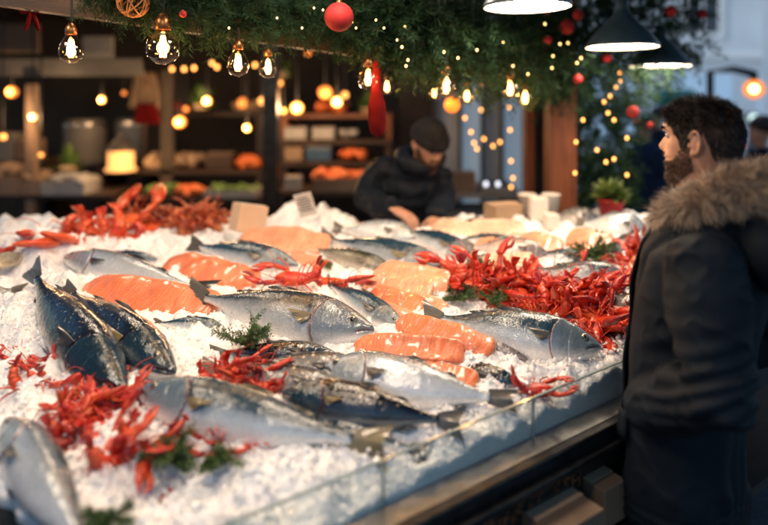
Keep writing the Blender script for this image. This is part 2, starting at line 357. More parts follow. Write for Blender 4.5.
M['wooddk'] = mat('dark_wood', (.022, .012, .008), .5, c2=(.05, .026, .015), scale=5, stretch=(1, 1, 8), bump=.3)
M['woodr'] = mat('red_wood', (.13, .04, .015), .45, c2=(.22, .07, .025), scale=6, stretch=(6, 6, .6), bump=.3, coat=.1)
M['frame'] = mat('black_metal', (.012, .013, .015), .28, .6, c2=(.03, .03, .033), scale=30, bump=.15, bscale=80)
M['steel'] = mat('steel', (.35, .34, .33), .3, .9, c2=(.25, .25, .25), scale=20)
M['panel'] = mat('panel_paint', (.012, .010, .010), .5, c2=(.022, .016, .013), scale=4, bump=.4, bscale=60)
M['letter'] = mat('letter_gold', (.22, .08, .03), .5, .2, c2=(.02, .012, .01), scale=45, lo=.45, hi=.6)
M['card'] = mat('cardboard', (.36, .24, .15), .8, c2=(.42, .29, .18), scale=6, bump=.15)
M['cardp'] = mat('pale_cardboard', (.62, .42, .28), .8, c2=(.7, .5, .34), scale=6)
M['card_shaded'] = mat('shaded_cardboard', (.13, .085, .055), .85, c2=(.17, .115, .075), scale=7, bump=.2)  # cardboard colour darkened to stand in for the shade under the counter
M['white'] = mat('white_paper', (.75, .7, .64), .7, c2=(.7, .64, .57), scale=8)
M['glass'] = glassm('clear_glass', (.93, .96, .96))
M['bulbglass'] = glassm('bulb_glass', (1, .86, .62))
M['gap'] = mat('dark_gap', (.01, .01, .01), .7)
M['brass'] = mat('brass', (.35, .16, .06), .35, .9, c2=(.2, .09, .04), scale=30)
M['filament'] = emis('filament_glow', (1, .50, .15), 13)
M['fairy'] = emis('fairy_glow', (1, .40, .09), 2.6)
M['fairyn'] = emis('fairy_small_glow', (1, .6, .2), 2.6)
M['fairyw'] = emis('white_glow', (.85, .9, 1), .8)
M['redglow'] = emis('red_glow', (1, .08, .06), .55)
M['lampglow'] = emis('lamp_diffuser', (1, .78, .57), 22, True)
M['lampblue'] = mat('lamp_enamel', (.03, .065, .09), .35, c2=(.04, .08, .11), scale=10, coat=.2)
M['inner'] = mat('lamp_inner', (.8, .75, .65), .4)
M['redb'] = mat('red_bauble', (.26, .005, .008), .75, c2=(.36, .009, .01), scale=20, bump=.5, bscale=300)
M['redv'] = mat('red_velvet', (.065, .002, .003), .9, c2=(.10, .003, .004), spec=.1, scale=20, bump=.3)
# ================================================================== THE SETTING
mp_, tp_, bp_ = newmat('wet_paving')
def paving():
    N = tp_.nodes; L = tp_.links
    tc = N.new('ShaderNodeTexCoord'); br = N.new('ShaderNodeTexBrick'); br.inputs['Scale'].default_value = 5
    br.inputs['Color1'].default_value = (.10, .11, .12, 1); br.inputs['Color2'].default_value = (.15, .16, .17, 1); br.inputs['Mortar'].default_value = (.04, .042, .045, 1); br.inputs['Mortar Size'].default_value = .012
    L.new(tc.outputs['Object'], br.inputs[0]); n = N.new('ShaderNodeTexNoise'); n.inputs['Scale'].default_value = 1.3; n.inputs['Detail'].default_value = 5; L.new(tc.outputs['Object'], n.inputs[0])
    mr = N.new('ShaderNodeMapRange'); mr.inputs[3].default_value = .12; mr.inputs[4].default_value = .65; L.new(n.outputs[0], mr.inputs[0]); L.new(mr.outputs[0], bp_.inputs['Roughness'])
    L.new(br.outputs[0], bp_.inputs['Base Color']); b = N.new('ShaderNodeBump'); b.inputs['Strength'].default_value = .4; b.inputs['Distance'].default_value = .01
    L.new(br.outputs['Fac'], b.inputs['Height']); b.invert = True; L.new(b.outputs[0], bp_.inputs['Normal'])
paving()
g = MB(); g.add([[-60, -30, 0], [60, -30, 0], [60, 120, 0], [-60, 120, 0]], [[0, 1, 2, 3]]); tag(g.build('ground', mp_), kind='structure')

PA = np.array([-.365, .896]); TB = nrm([.938, .65]); NO = np.array([TB[1], -TB[0]])   # front edge, outward normal
TL = nrm([-.223, .167]); NL = np.array([-TL[1], -TL[0]]); NL = NL if NL[0] < 0 else -NL
NL = nrm([-.167, -.223])
BACK = 2.97
def fr(t, o, z): p = PA + TB * t + NO * o; return np.array([p[0], p[1], z])
def lf(t, o, z): p = PA + TL * t + NL * o; return np.array([p[0], p[1], z])
LF = (BACK - PA[1]) / TB[1]; LL = (BACK - PA[1]) / TL[1]
def bar(mb, p0, p1, wd, ht):
    p0 = np.asarray(p0, float); p1 = np.asarray(p1, float); d = p1 - p0; L = np.linalg.norm(d); x = d / L
    y = np.cross((0, 0, 1), x)
    y = nrm(y) if np.linalg.norm(y) > .01 else np.array([0, 1., 0]); z = np.cross(x, y)
    mb.box((p0 + p1) / 2, (L, wd, ht), np.stack([x, y, z], 1)); return mb
def counter():
    r = empty('fish_counter', (PA[0], PA[1], 0), 'long black fish counter with glass guard holding the bed of ice', 'counter')
    inv = Matrix.Translation(-r.location)
    def bl(mb, name, m, par=r, **k):
        o = mb.build(name, m, par, **k); 
        if par is r: o.matrix_local = inv
        return o
    zb = 1.03
    k = MB(); bar(k, fr(-.02, .027, zb - .003), fr(LF, .027, zb - .003), .05, .01); bl(k, 'ledge', M['steel'], smooth=False)
    k = MB(); bar(k, fr(-.06, .065, zb - .022), fr(LF, .065, zb - .022), .024, .05)
    bar(k, fr(-.06, .086, zb - .038), fr(LF, .086, zb - .038), .016, .016); bl(k, 'front_rail', M['frame'], smooth=False, bevel=.004)
    k = MB(); bar(k, lf(-.02, .03, zb - .01), lf(LL, .03, zb - .01), .06, .05)
    bar(k, lf(-.05, .075, zb - .05), lf(LL, .075, zb - .05), .02, .05); bl(k, 'side_rail', M['frame'], smooth=False, bevel=.004)
    # glass guard, in panes with a small joint
    edges = [-.02, .44, .86, 1.215, 1.62, 2.05, 2.5, LF]
    for a, b in zip(edges[:-1], edges[1:]):
        k = MB(); bar(k, fr(a + .002, .003, zb + .048), fr(b - .002, .003, zb + .048), .006, .088); bl(k, 'glass_pane', M['glass'], smooth=False)
        e = MB(); bar(e, fr(a + .002, .003, zb + .0935), fr(b - .002, .003, zb + .0935), .0065, .003); bl(e, 'glass_edge', M['edgeg'], smooth=False)
        if b < LF:
            k = MB(); k.box(fr(b, .003, zb + .047), (.0025, .008, .09), rotm(0, 0, math.atan2(TB[1], TB[0]))); bl(k, 'joint_strip', M['edgeg'], smooth=False)
    # apron with worn letters
    k = MB(); bar(k, fr(-.04, .045, .935), fr(LF, .045, .935), .02, .09); bl(k, 'front_apron', M['panel'], smooth=False)
    k = MB(); bar(k, lf(-.04, .045, .80), lf(LL, .045, .80), .02, .36); bl(k, 'side_apron', M['panel'], smooth=False)
    k = MB(); bar(k, fr(.1, -.55, .45), fr(LF, -.55, .45), .02, .9); bl(k, 'back_board', M['gap'], smooth=False)
    k = MB(); bar(k, fr(.05, -.24, .555), fr(LF, -.24, .555), .56, .03); bl(k, 'lower_shelf', M['wooddk'], smooth=False)
    k = MB(); k.add([fr(0, 0, .985), fr(LF, 0, .985), lf(LL, 0, .985)], [[0, 1, 2]]); bl(k, 'tray', M['steel'], smooth=False)
    for t, f in ((.05, fr), (1.3, fr), (2.6, fr), (LF - .05, fr), (1.6, lf), (LL - .05, lf)):
        k = MB(); k.box(f(t, -.03, .48), (.06, .06, .96)); bl(k, 'leg', M['frame'], smooth=False)
    cu = bpy.data.curves.new('t', 'FONT'); cu.body = 'FUF LUNFISAT  FISH'; cu.size = .05; cu.extrude = .0015; cu.space_character = 1.05
    to = bpy.data.objects.new('t', cu); COL.objects.link(to)
    dg = bpy.context.evaluated_depsgraph_get(); dg.update(); me = bpy.data.meshes.new_from_object(to.evaluated_get(dg)); bpy.data.objects.remove(to)
    lo = bpy.data.objects.new('lettering', me); COL.objects.link(lo); me.materials.clear(); me.materials.append(M['letter']); lo.parent = r
    x = np.array([TB[0], TB[1], 0]); n = np.array([NO[0], NO[1], 0]); lo.matrix_local = inv @ frameM(fr(.50, .0568, .915), x, np.array([0, 0, 1.]), n)
    return r
M['edgeg'] = mat('glass_edge', (.25, .33, .33), .15, coat=1)
counter()

# ---------------------------------------------------------------- crushed ice
FISH_AX = []      # (p0, p1, half depth, centre lift) filled before the ice is poured
MOUNDS = []       # (px, py, radius, height)
def fish_lift(X, Y, z):
    "ice settles under every fish and banks up round it"
    for p0, p1, hd in FISH_AX:
        d = p1[:2] - p0[:2]; L2 = (d ** 2).sum() + 1e-9
        t = np.clip(((X - p0[0]) * d[0] + (Y - p0[1]) * d[1]) / L2, 0, 1)
        dist = np.hypot(X - p0[0] - d[0] * t, Y - p0[1] - d[1] * t)
        zc = p0[2] + (p1[2] - p0[2]) * t - hd * .62
        wgt = np.exp(-(dist / (hd * 1.15)) ** 4)
        wide = np.exp(-(dist / (hd * 2.6)) ** 2)
        z = z + np.maximum(zc - z, 0) * wide * .8
        z = z * (1 - wgt) + np.minimum(z, zc) * wgt
    return z
def ice_height(X, Y, fine=True):
    z = ice0(X, Y) - .012 + .022 * vn(X * 5, Y * 5, 1) + -.016 + .034 * (1 - np.abs(vn(X * 12, Y * 12, 2))) ** 1.6
    for px, py, r, h in MOUNDS:
        c = P(px, py, 0); d = np.hypot(X - c[0], (Y - c[1]))
        z = z + h * np.exp(-(d / r) ** 2.5) * (1 + .35 * vn(X * 17, Y * 17, 5))
    z = fish_lift(X, Y, z)
    if fine:
        d1, v1 = worley(X * 30 + .4 * vn(X * 60, Y * 60, 3), Y * 30, 1); d2, v2 = worley(X * 75, Y * 75, 2); d3, v3 = worley(X * 170, Y * 170, 3)
        msk = .55 + .45 * vn(X * 9, Y * 9, 7)
        z = z + (v1 - .5) * .008 * msk + (1 - d1 ** 2) * .013 + .014 * vn(X * 26, Y * 26, 12) + (v2 - .5) * .003 + (1 - d2 ** 2) * .0065 + (v3 - .5) * .0025
    return z
def pour_ice():
    nr, ncol = 820, 860
    q = np.linspace(0, 1, nr); Y = .84 * (3.02 / .84) ** q
    s = np.linspace(-1, 1, ncol)
    X = (s[None, :] * (Y[:, None] * .72 + .42)) - .12; Y = np.repeat(Y[:, None], ncol, 1)
    do = (X - PA[0]) * NO[0] + (Y - PA[1]) * NO[1]; dl = (X - PA[0]) * NL[0] + (Y - PA[1]) * NL[1]
    z = ice_height(X, Y)
    # clamp to the tray: front guard, left edge, back
    ov = np.maximum(do + .004, 0); X2 = X - ov * NO[0]; Y2 = Y - ov * NO[1]
    dl2 = (X2 - PA[0]) * NL[0] + (Y2 - PA[1]) * NL[1]; ol = np.maximum(dl2 - .03 - .02 * vn(X * 20, Y * 20, 9), 0); X2 -= ol * NL[0]; Y2 -= ol * NL[1]
    ob = np.maximum(Y2 - BACK, 0); Y2 -= ob
    tot = np.maximum(ov, np.maximum(ol, ob))
    soft = np.exp(-np.maximum(-do, 0) / .05) * .034 + np.exp(-np.maximum(-dl, 0) / .05) * .02
    z = np.maximum(z - soft, .99)
    z = np.where(tot > 0, np.maximum(z - tot * 4.0, .99), z)
    f = gridf(nr, ncol, False)
    keep = (tot.ravel()[f] < .04).any(1)
    mb = MB(); V = np.stack([X2, Y2, z], -1).reshape(-1, 3)
    used = np.unique(f[keep]); mpx = -np.ones(len(V), int); mpx[used] = np.arange(len(used))
    mb.add(V[used], mpx[f[keep]]); 
    # loose chips lying on top
    ico_v = []; t = (1 + 5 ** .5) / 2
    iv = np.array([[-1, t, 0], [1, t, 0], [-1, -t, 0], [1, -t, 0], [0, -1, t], [0, 1, t], [0, -1, -t], [0, 1, -t], [t, 0, -1], [t, 0, 1], [-t, 0, -1], [-t, 0, 1]]) / 1.9
    fi = np.array([[0, 11, 5], [0, 5, 1], [0, 1, 7], [0, 7, 10], [0, 10, 11], [1, 5, 9], [5, 11, 4], [11, 10, 2], [10, 7, 6], [7, 1, 8], [3, 9, 4], [3, 4, 2], [3, 2, 6], [3, 6, 8], [3, 8, 9], [4, 9, 5], [2, 4, 11], [6, 2, 10], [8, 6, 7], [9, 8, 1]])
    n = 11000
    yy = .9 + 1.9 * rng.random(n) ** 1.5; xx = (rng.random(n) * 2 - 1) * (yy * .7 + .15)
    ins = ((xx - PA[0]) * NO[0] + (yy - PA[1]) * NO[1] < -.012) & ((xx - PA[0]) * NL[0] + (yy - PA[1]) * NL[1] < -.01)
    xx, yy = xx[ins], yy[ins]; n = len(xx); zz = ice_height(xx, yy) + .001
    sz = .003 + .0045 * rng.random(n) ** 2
    S = (rng.random((n, 12, 3)) * .7 + .65) * iv[None] * sz[:, None, None] * (rng.random((n, 1, 3)) * .8 + .6)
    S = S + np.stack([xx, yy, zz], -1)[:, None, :]
    ch = MB(); ch.add(S.reshape(-1, 3), (fi[None] + (np.arange(n) * 12)[:, None, None]).reshape(-1, 3))
    tag(mb.build('crushed_ice', M['ice']), 'white crushed ice heaped over the fish counter', 'ice', kind='stuff')
    tag(ch.build('ice_chips', M['ice'], smooth=False), 'loose chips of ice scattered over the crushed ice', 'ice', kind='stuff')

# ================================================================== FISH
PU = [0, .06, .14, .25, .38, .52, .66, .76, .84, .90, .95, .985, 1.0]
PROF = {  # top, bottom, half thickness (fractions of half depth)
 'bass': ([.27, .27, .36, .58, .80, .97, 1.0, .93, .78, .58, .38, .20, .06], [.27, .27, .36, .60, .86, 1.0, 1.0, .90, .76, .62, .46, .26, .06], [.12, .14, .26, .42, .56, .64, .66, .62, .54, .44, .32, .17, .04]),
 'slim': ([.17, .19, .34, .60, .84, .98, 1.0, .92, .74, .55, .36, .21, .07], [.17, .19, .34, .62, .88, 1.0, 1.0, .92, .74, .56, .38, .22, .07], [.10, .14, .30, .52, .70, .78, .76, .72, .60, .46, .32, .18, .05]),
}
def make_fish(name, label, head, tail, depth, skin, roll=55, dorsal='up', prof='slim', bend=0.0, sag=0.0, fin='fin', pec='fin', mouth=0.0, gill=None, tailspan=1.0, cat='fish', eye=1.0, no_tail=False):
    head = np.asarray(head, float); tail = np.asarray(tail, float)
    X = nrm(head - tail); L = np.linalg.norm(head - tail)
    up = nrm(np.array([0, 0, 1.]) - X * X[2])
    mid = (head + tail) / 2; cdir = np.array([0, 0, HC]) - mid; cdir = cdir - X * cdir.dot(X); cdir = cdir - up * cdir.dot(up); side = nrm(cdir)
    n = nrm(math.cos(R(roll)) * up + math.sin(R(roll)) * side)
    D = nrm(np.cross(n, X))
    if dorsal == 'up' and D.dot(up) < 0: D = -D
    if dorsal == 'down' and D.dot(up) > 0: D = -D
    if dorsal == 'right' and D[0] < 0: D = -D
    if dorsal == 'left' and D[0] > 0: D = -D
    Z = np.cross(X, D); flip = 1 if Z.dot(n) > 0 else -1      # visible flank is z*flip
    r = empty(name, (0, 0, 0), label, cat, M=frameM(mid, X, D, Z))
    hd = depth / 2; Lb = L * (.86 if not no_tail else 1.0); x0 = -L / 2 + (L - Lb)
    FISH_AX.append((tail + (head - tail) * .14, head - (head - tail) * .05, hd * math.cos(R(roll)) * .6 + hd * .45))
    tp, bt, wd = [np.array(q) for q in PROF[prof]]
    ur = L / (depth * 4.2)
    U = np.unique(np.concatenate([np.linspace(0, .68, 46), np.linspace(.68, .86, 52), np.linspace(.86, 1, 44)])); nv = 72
    al = np.arange(nv) / nv * 2 * np.pi
    u = U[:, None] + 0 * al[None]; ca = np.cos(al)[None]; sa = np.sin(al)[None]
    T = np.interp(U, PU, tp)[:, None]; B = np.interp(U, PU, bt)[:, None]; W = np.interp(U, PU, wd)[:, None]
    for k in range(2):
        for q in (T, B, W): q[1:-1] = (q[:-2] + 2 * q[1:-1] + q[2:]) / 4
    y = np.where(ca > 0, T, B) * np.sign(ca) * np.abs(ca) ** .92
    z = W * np.sign(sa) * np.abs(sa) ** .85
    v = ca + 0 * u
    ue = .765 - .055 * (1 - (v + .1) ** 2)
    d = u - ue
    gw = 2.6 if gill else 1.15
    rel = np.where(d > 0, .10 * np.exp(-d / .06), -.06 * min(gw, 1.8) * np.exp(d / (.012 * gw))) * np.clip(1.25 - v ** 4 * 1.2, 0, 1)
    up2 = .845 - .03 * (1 - (v + .2) ** 2); rel += np.where(u > up2, .022 * np.exp(-(u - up2) / .02), -.012 * np.exp((u - up2) / .006)) * (v < .5)
    rel += .012 * vn(u * 9, v * 3, sa * 2, 4)
    # mouth slit
    vm = .0 - (1 - u) * 4.2
    rel -= np.exp(-((v - vm) / .10) ** 2) * np.clip((u - .915) / .02, 0, 1) * (.34 + mouth); rel += np.exp(-((v - vm - .28) / .14) ** 2) * np.clip((u - .915) / .02, 0, 1) * .10
    fg = np.exp(-((d + .004 * gw) / (.0055 * gw)) ** 2) * (np.abs(v) < .85) * .9 + np.exp(-((v - vm) / .07) ** 2) * np.clip((u - .915) / .02, 0, 1) * .8
    y = y * (1 + rel); z = z * (1 + rel)
    def warp(x, yy, zz):
        q = (x - x0) / Lb; c = (q - .5) ** 2 * 4 - 1
        return np.stack([x, yy + bend * L * c, zz + flip * (-sag) * L * c * -1], -1)
    V = warp(x0 + u * Lb, y * hd, z * hd)
    mb = MB(); fh = np.clip(d / .012, 0, 1) * np.clip((v + .75) / .5, 0, 1)
    mb.add(V, gridf(len(U), nv), fv=v + .0 * rel, fu=u, fg=np.clip(fg, 0, 1), fh=fh)
    c0 = V[0].mean(0); c1 = V[-1].mean(0)
    mb.add([c0, c1], np.zeros((0, 3), int), fv=[0, 0], fu=[0, 1], fg=[0, 0], fh=[0, 1]); j = np.arange(nv); k0 = mb.n - 2
    mb.f.append(np.stack([(j + 1) % nv, j, np.full(nv, k0)], 1)); e = (len(U) - 1) * nv; mb.f.append(np.stack([e + j, e + (j + 1) % nv, np.full(nv, k0 + 1)], 1))
    mb.build('body', M[skin], r)
    def surf(uu, vv, s, lift=0):
        t = np.interp(uu, PU, tp); b = np.interp(uu, PU, bt); w_ = np.interp(uu, PU, wd); a = math.acos(max(-1, min(1, vv)))
        yy = (t if vv > 0 else b) * np.sign(vv) * abs(vv) ** .92; zz = w_ * abs(math.sin(a)) ** .85
        return warp(np.array(x0 + uu * Lb), np.array(yy * hd), np.array(s * (zz * hd + lift)))
    def fan(pts0, pts1, nr, m, ridge=.0012, par=r, nm='fin', spiky=.12, nl=7):
        # pts0: base curve fn(t), pts1: tip curve fn(t)
        t = np.linspace(0, 1, nr); s = np.linspace(0, 1, nl)
        a = np.array([pts0(q) for q in t]); b = np.array([pts1(q) for q in t])
        ray = np.arange(nr) % 2
        b = b - (b - a) * (spiky * (ray[:, None] == 0) + .06 * rng.random((nr, 1)))
        G = a[:, None] * (1 - s[None, :, None]) + b[:, None] * s[None, :, None]
        G[..., 2] += (ray[:, None] - .5) * ridge * 2 * (1 - .4 * s[None]) + .004 * np.sin(t[:, None] * 9) * s[None] ** 2
        k = MB(); k.add(G, gridf(nr, nl, False), ray=np.repeat(ray, nl).astype(float) * (.4 + .6 * rng.random(nr * nl)))
        return k.build(nm, M[m], par)
    # tail
    if not no_tail:
        tb = hd * .25; ts = (hd * .50 + L * .025) * tailspan; xt = x0 + .01 * Lb
        cy0 = warp(np.array(x0), 0, 0)
        slope = (warp(np.array(x0), 0, 0) - warp(np.array(x0 + .05 * Lb), 0, 0)) / (.05 * Lb)
        def tb0(q): return cy0 + np.array([.012 * Lb, (q - .5) * 2 * tb, 0])
        def tb1(q):
            c = (q - .5) * 2; l = L * (.115 + .030 * abs(c) ** 1.3)
            return cy0 + slope * l + np.array([0, c * ts, flip * -.01 * abs(c)])
        fan(tb0, tb1, 31, fin, nm='tail_fin', ridge=.001, spiky=.05)
    # dorsal fins (folded back), anal, pelvic
    def lowfin(ua, ub, vv, hgt, lean, nm, nr=19):
        sg = 1 if vv > 0 else -1
        def f0(q): uu = ua + (ub - ua) * q; p = surf(uu, sg * .999, flip); p = p.copy(); p[1] -= sg * .002; return p
        def f1(q): uu = ua + (ub - ua) * q; p = surf(uu - lean, sg * .999, flip); p = p.copy(); p[1] += sg * hgt * (math.sin(math.pi * min(1, q * .75 + .22)) ** .7); p[2] += flip * hgt * .2; return p
        return fan(f0, f1, nr, fin, nm=nm)
    lowfin(.42, .60, 1, hd * .15, .07, 'dorsal_fin'); lowfin(.22, .32, 1, hd * .12, .05, 'dorsal_fin', 11)
    lowfin(.16, .30, -1, hd * .22, .05, 'anal_fin', 11)
    for s in (flip, -flip):
        a0 = surf(.700, .02, s, .003); 
        def p0(q, a0=a0): return a0 + np.array([-.01 * L * q, (.5 - q) * hd * .26, 0])
        def p1(q, s=s):
            return surf(.700 - .145 * (1 - .7 * q), .14 - .38 * q, s, .010 + .006 * math.sin(q * 3))
        fan(p0, p1, 17, pec, nm='pectoral_fin', ridge=.0008)
        e = surf(.90, .36, s)
        re = hd * .16 * eye
        zs = 1 if s > 0 else -1
        k = MB(); k.ell(e + np.array([0, 0, -zs * re * .25]), (re, re, re * .55), 10, 20); eo = k.build('eye', M['iris'], r)
        k = MB(); k.ell(e + np.array([0, 0, -zs * re * .14]), (re * .72, re * .72, re * .50), 10, 16); k.build('pupil', M['pupil'], eo)
    k0 = surf(.60, -.97, flip)
    def q0(q): return surf(.60 - .02 * q, -.96, flip, .001)
    def q1(q): return surf(.50 - .03 * q, -.9 - .08 * q, flip, .012)
    fan(q0, q1, 9, pec, nm='pelvic_fin')
    return r
FS = make_fish
def fl(px, py, h): return P(px, py, h)
# ================================================================== FILLETS, SHELLFISH, HERBS
def make_fillet(label, a, b, width, thick, roll, m='salmon', bow=.06, twist=0.0, seed=0, cat='fillet', blunt=.8, group=None, cutend=False):
    a = np.asarray(a, float); b = np.asarray(b, float); X = nrm(b - a); L = np.linalg.norm(b - a); mid = (a + b) / 2
    up = nrm(np.array([0, 0, 1.]) - X * X[2]); c = np.array([0, 0, HC]) - mid; c = c - X * c.dot(X); c = c - up * c.dot(up); side = nrm(c)
    n = nrm(math.cos(R(roll)) * up + math.sin(R(roll)) * side); Y = np.cross(n, X)
    r = empty('fish_fillet', (0, 0, 0), label, cat, group, M=frameM(mid, X, Y, n))
    FISH_AX.append((a + (b - a) * .1, b - (b - a) * .1, width * .30))
    nu, nv = 60, 48; q = np.linspace(0, 1, nu)[:, None]; al = (np.arange(nv) / nv * 2 * np.pi)[None]
    e = np.clip(np.minimum((q + .004) / .22, (1.004 - q) / (.05)), 0, 1)
    wprof = (1 - (1 - e) ** 2.4) ** .5 * (blunt + (1 - blunt) * np.sin(np.pi * q ** .8)) * (1 + .07 * vn(q * 5, seed, 0, 3))
    tprof = (1 - (1 - e) ** 3.0) ** .5 * (.75 + .25 * np.sin(np.pi * q)) * (1 + .12 * vn(q * 4, seed, 1, 3))
    ca, sa = np.cos(al), np.sin(al)
    y = np.sign(ca) * np.abs(ca) ** .42 * width / 2 * wprof
    z = np.sign(sa) * np.abs(sa) ** .5 * thick / 2 * tprof * np.where(sa > 0, 1.15, .7) * (1 - .62 * np.clip(.5 + y / width, 0, 1) ** 1.5)
    x = (q - .5) * L + 0 * al
    z = z + .008 * vn(x * 16, y * 22, seed, 6) + .0025 * vn(x * 70, y * 60, seed, 7)
    lay = lambda x, y: bow * L * (.33 - ((x / L) * 2) ** 2 * .5) * 1.0 + twist * x * y / L
    V = np.stack([x, y, z + lay(x, y)], -1)
    mb = MB(); mb.add(V, gridf(nu, nv)); mb.add([V[0].mean(0), V[-1].mean(0)], np.zeros((0, 3), int)); j = np.arange(nv); k0 = mb.n - 2
    mb.f.append(np.stack([(j + 1) % nv, j, np.full(nv, k0)], 1)); ee = (nu - 1) * nv; mb.f.append(np.stack([ee + j, ee + (j + 1) % nv, np.full(nv, k0 + 1)], 1))
    mb.build('flesh', M[m], r)
    # skin side underneath
    ys = np.linspace(-1, 1, 14)[None]; yy = ys * width / 2 * wprof * 1.015; xx = (q - .5) * L * 1.005 + 0 * ys
    zz = -.36 * thick * tprof * (1 - .3 * ys ** 2) + .006 * vn(xx * 22, yy * 30, seed, 6) - .002 + lay(xx, yy)
    k = MB(); k.add(np.stack([xx, yy, zz], -1), gridf(nu, 14, False)); so = k.build('skin', M['skin_edge'], r)
    sd = so.modifiers.new('s', 'SOLIDIFY'); sd.thickness = .003
    return r

def cray_parts(seed, curl=.6, claw=1.0, long_ant=True):
    rg = np.random.default_rng(seed); parts = []
    # carapace + segmented tail as one loft along a curling path
    n = 64; s = np.linspace(0, 1, n); L = .135
    ang = np.where(s > .48, 0, -(.48 - s) / .48) * curl * 2.6
    dx = np.cos(ang); dz = np.sin(-ang) * -1
    path = np.zeros((n, 3)); ds = L / n
    path[:, 0] = np.cumsum(dx) * ds; path[:, 2] = -np.cumsum(dz[::-1])[::-1] * ds * -1 * -1
    path[:, 0] -= path[int(n * .48), 0]; path[:, 2] -= path[int(n * .48), 2]
    r = 1.42 * np.interp(s, [0, .05, .2, .45, .5, .62, .78, .9, .97, 1], [.006, .008, .0105, .0125, .0135, .0155, .0145, .010, .004, .0008])
    seg = np.where(s < .47, 1 + .20 * ((s / .47 * 6) % 1.0) - .12, 1.0); r = r * seg
    k = MB(); k.tube(path, r, 14, flat=.82, up=(0, 0, 1)); parts.append(('body', k))
    t0 = path[0]; d0 = nrm(path[0] - path[2])
    k = MB()
    for a in (-.75, -.38, 0, .38, .75):
        Rm = rotm(0, 0, a); dd = Rm @ d0; sd = nrm(np.cross(dd, (0, 0, 1)) + 1e-6)
        c = t0 + dd * .014; zz = np.cross(sd, dd)
        k.ell(c, (.016, .0065, .0018), 6, 10, np.stack([dd, sd, zz], 1))
    parts.append(('tail_fan', k))
    hx = path[-1]
    for sgn in (1, -1):
        k = MB(); sp = .35 + .5 * rg.random(); p0 = np.array([.028, sgn * .012, -.004]); p1 = p0 + np.array([.022, sgn * .022, .006 + .01 * rg.random()])
        h = sgn * (.9 - 1.1 * rg.random()) ; p2 = p1 + np.array([.032 * math.cos(h), .028 * math.sin(h) + sgn * .004, .002 + .01 * rg.random()])
        k.tube([p0, (p0 + p1) / 2 + [0, 0, .003], p1, (p1 + p2) / 2, p2], [.0045, .006, .0055, .007, .006], 8)
        d = nrm(p2 - p1 + np.array([0, -sgn * .02, 0])); sd = nrm(np.cross((0, 0, 1), d))
        l = .062 * claw
        q = [p2, p2 + d * l * .18 + sd * sgn * .003, p2 + d * l * .42 + sd * sgn * .004, p2 + d * l * .72 + sd * sgn * .006, p2 + d * l + sd * sgn * -.001]
        k.tube(q, np.array([.0055, .0112, .0122, .0058, .001]) * claw, 10, flat=.62)
        q = [p2 + d * l * .42 - sd * sgn * .004, p2 + d * l * .6 - sd * sgn * .015, p2 + d * l * .82 - sd * sgn * .015, p2 + d * l * 1.0 - sd * sgn * .008]
        k.tube(q, np.array([.005, .0052, .0038, .0008]) * claw, 8); parts.append(('claw', k))
        for i in range(4):
            k = MB(); x0 = .026 - .011 * i; p = np.array([x0, sgn * .011, -.007]); a = .7 - .55 * i + rg.normal() * .25
            p1 = p + np.array([.022 * math.sin(a), sgn * .026, .014 + .010 * rg.random()]); p2 = p1 + np.array([.034 * math.sin(a + .2), sgn * .022, -.012 + .020 * rg.random()]); p3 = p2 + np.array([.014 * math.sin(a), sgn * .004, -.015])
            k.tube([p, p1, p2, p3], [.0026, .0022, .0017, .0006], 6); parts.append(('leg', k))
        if long_ant:
            k = MB(); a = sgn * (.3 + .8 * rg.random()); t = np.linspace(0, 1, 12)[:, None]
            tip = np.array([.09 * math.cos(a), .09 * math.sin(a), .02 + .03 * rg.random()])
            pts = np.array([.062, sgn * .005, .0]) + t * tip + np.sin(t * math.pi) * np.array([0, sgn * .012, .022])
            k.tube(pts, np.linspace(.0011, .0004, 12), 5); parts.append(('antenna', k))
    k = MB(); 
    for sgn in (1, -1): k.ell((.056, sgn * .008, .006), (.0028,) * 3, 6, 8)
    parts.append(('eye', k))
    return parts
class Pool:
    def __init__(s, name, protos, cat): s.name = name; s.p = protos; s.cat = cat; s.used = [False] * len(protos)
    def put(s, i, Mx, label, group=None, only=None):
        if not s.used[i]:
            s.used[i] = True; r = s.p[i]; r.matrix_world = Mx; tag(r, label, s.cat, group); return r
        r = dup(s.p[i], Mx, label, None, s.cat)
        if group: r['group'] = group
        elif 'group' in r: del r['group']
        return r
def proto_cray(name, m, seed, **kw):
    r = bpy.data.objects.new(name, None); COL.objects.link(r)
    for nm, k in cray_parts(seed, **kw): k.build(nm, M['gap'] if nm == 'eye' else M[m], r)
    return r
CR = Pool('crayfish', [proto_cray('crayfish', 'cray', i, curl=c, claw=w) for i, c, w in ((1, .35, 1), (2, .8, 1.25), (3, .55, .8), (4, 1.1, 1.1))], 'crayfish')
LO = Pool('lobster', [proto_cray('lobster', 'crayo', i, curl=c, claw=1.35) for i, c in ((5, 1.2), (6, .9))], 'lobster')
BR = Pool('prawn', [proto_cray('brown_crayfish', 'crayb', i, curl=c, claw=.7, long_ant=False) for i, c in ((7, 1.4), (8, 1.0), (9, 1.2))], 'crayfish')
def pose(p, yaw, pitch=0, rollx=0, s=1.0):
    return Matrix.Translation(tuple(p)) @ Matrix.Rotation(yaw, 4, 'Z') @ Matrix.Rotation(pitch, 4, 'Y') @ Matrix.Rotation(rollx, 4, 'X') @ Matrix.Scale(s, 4)
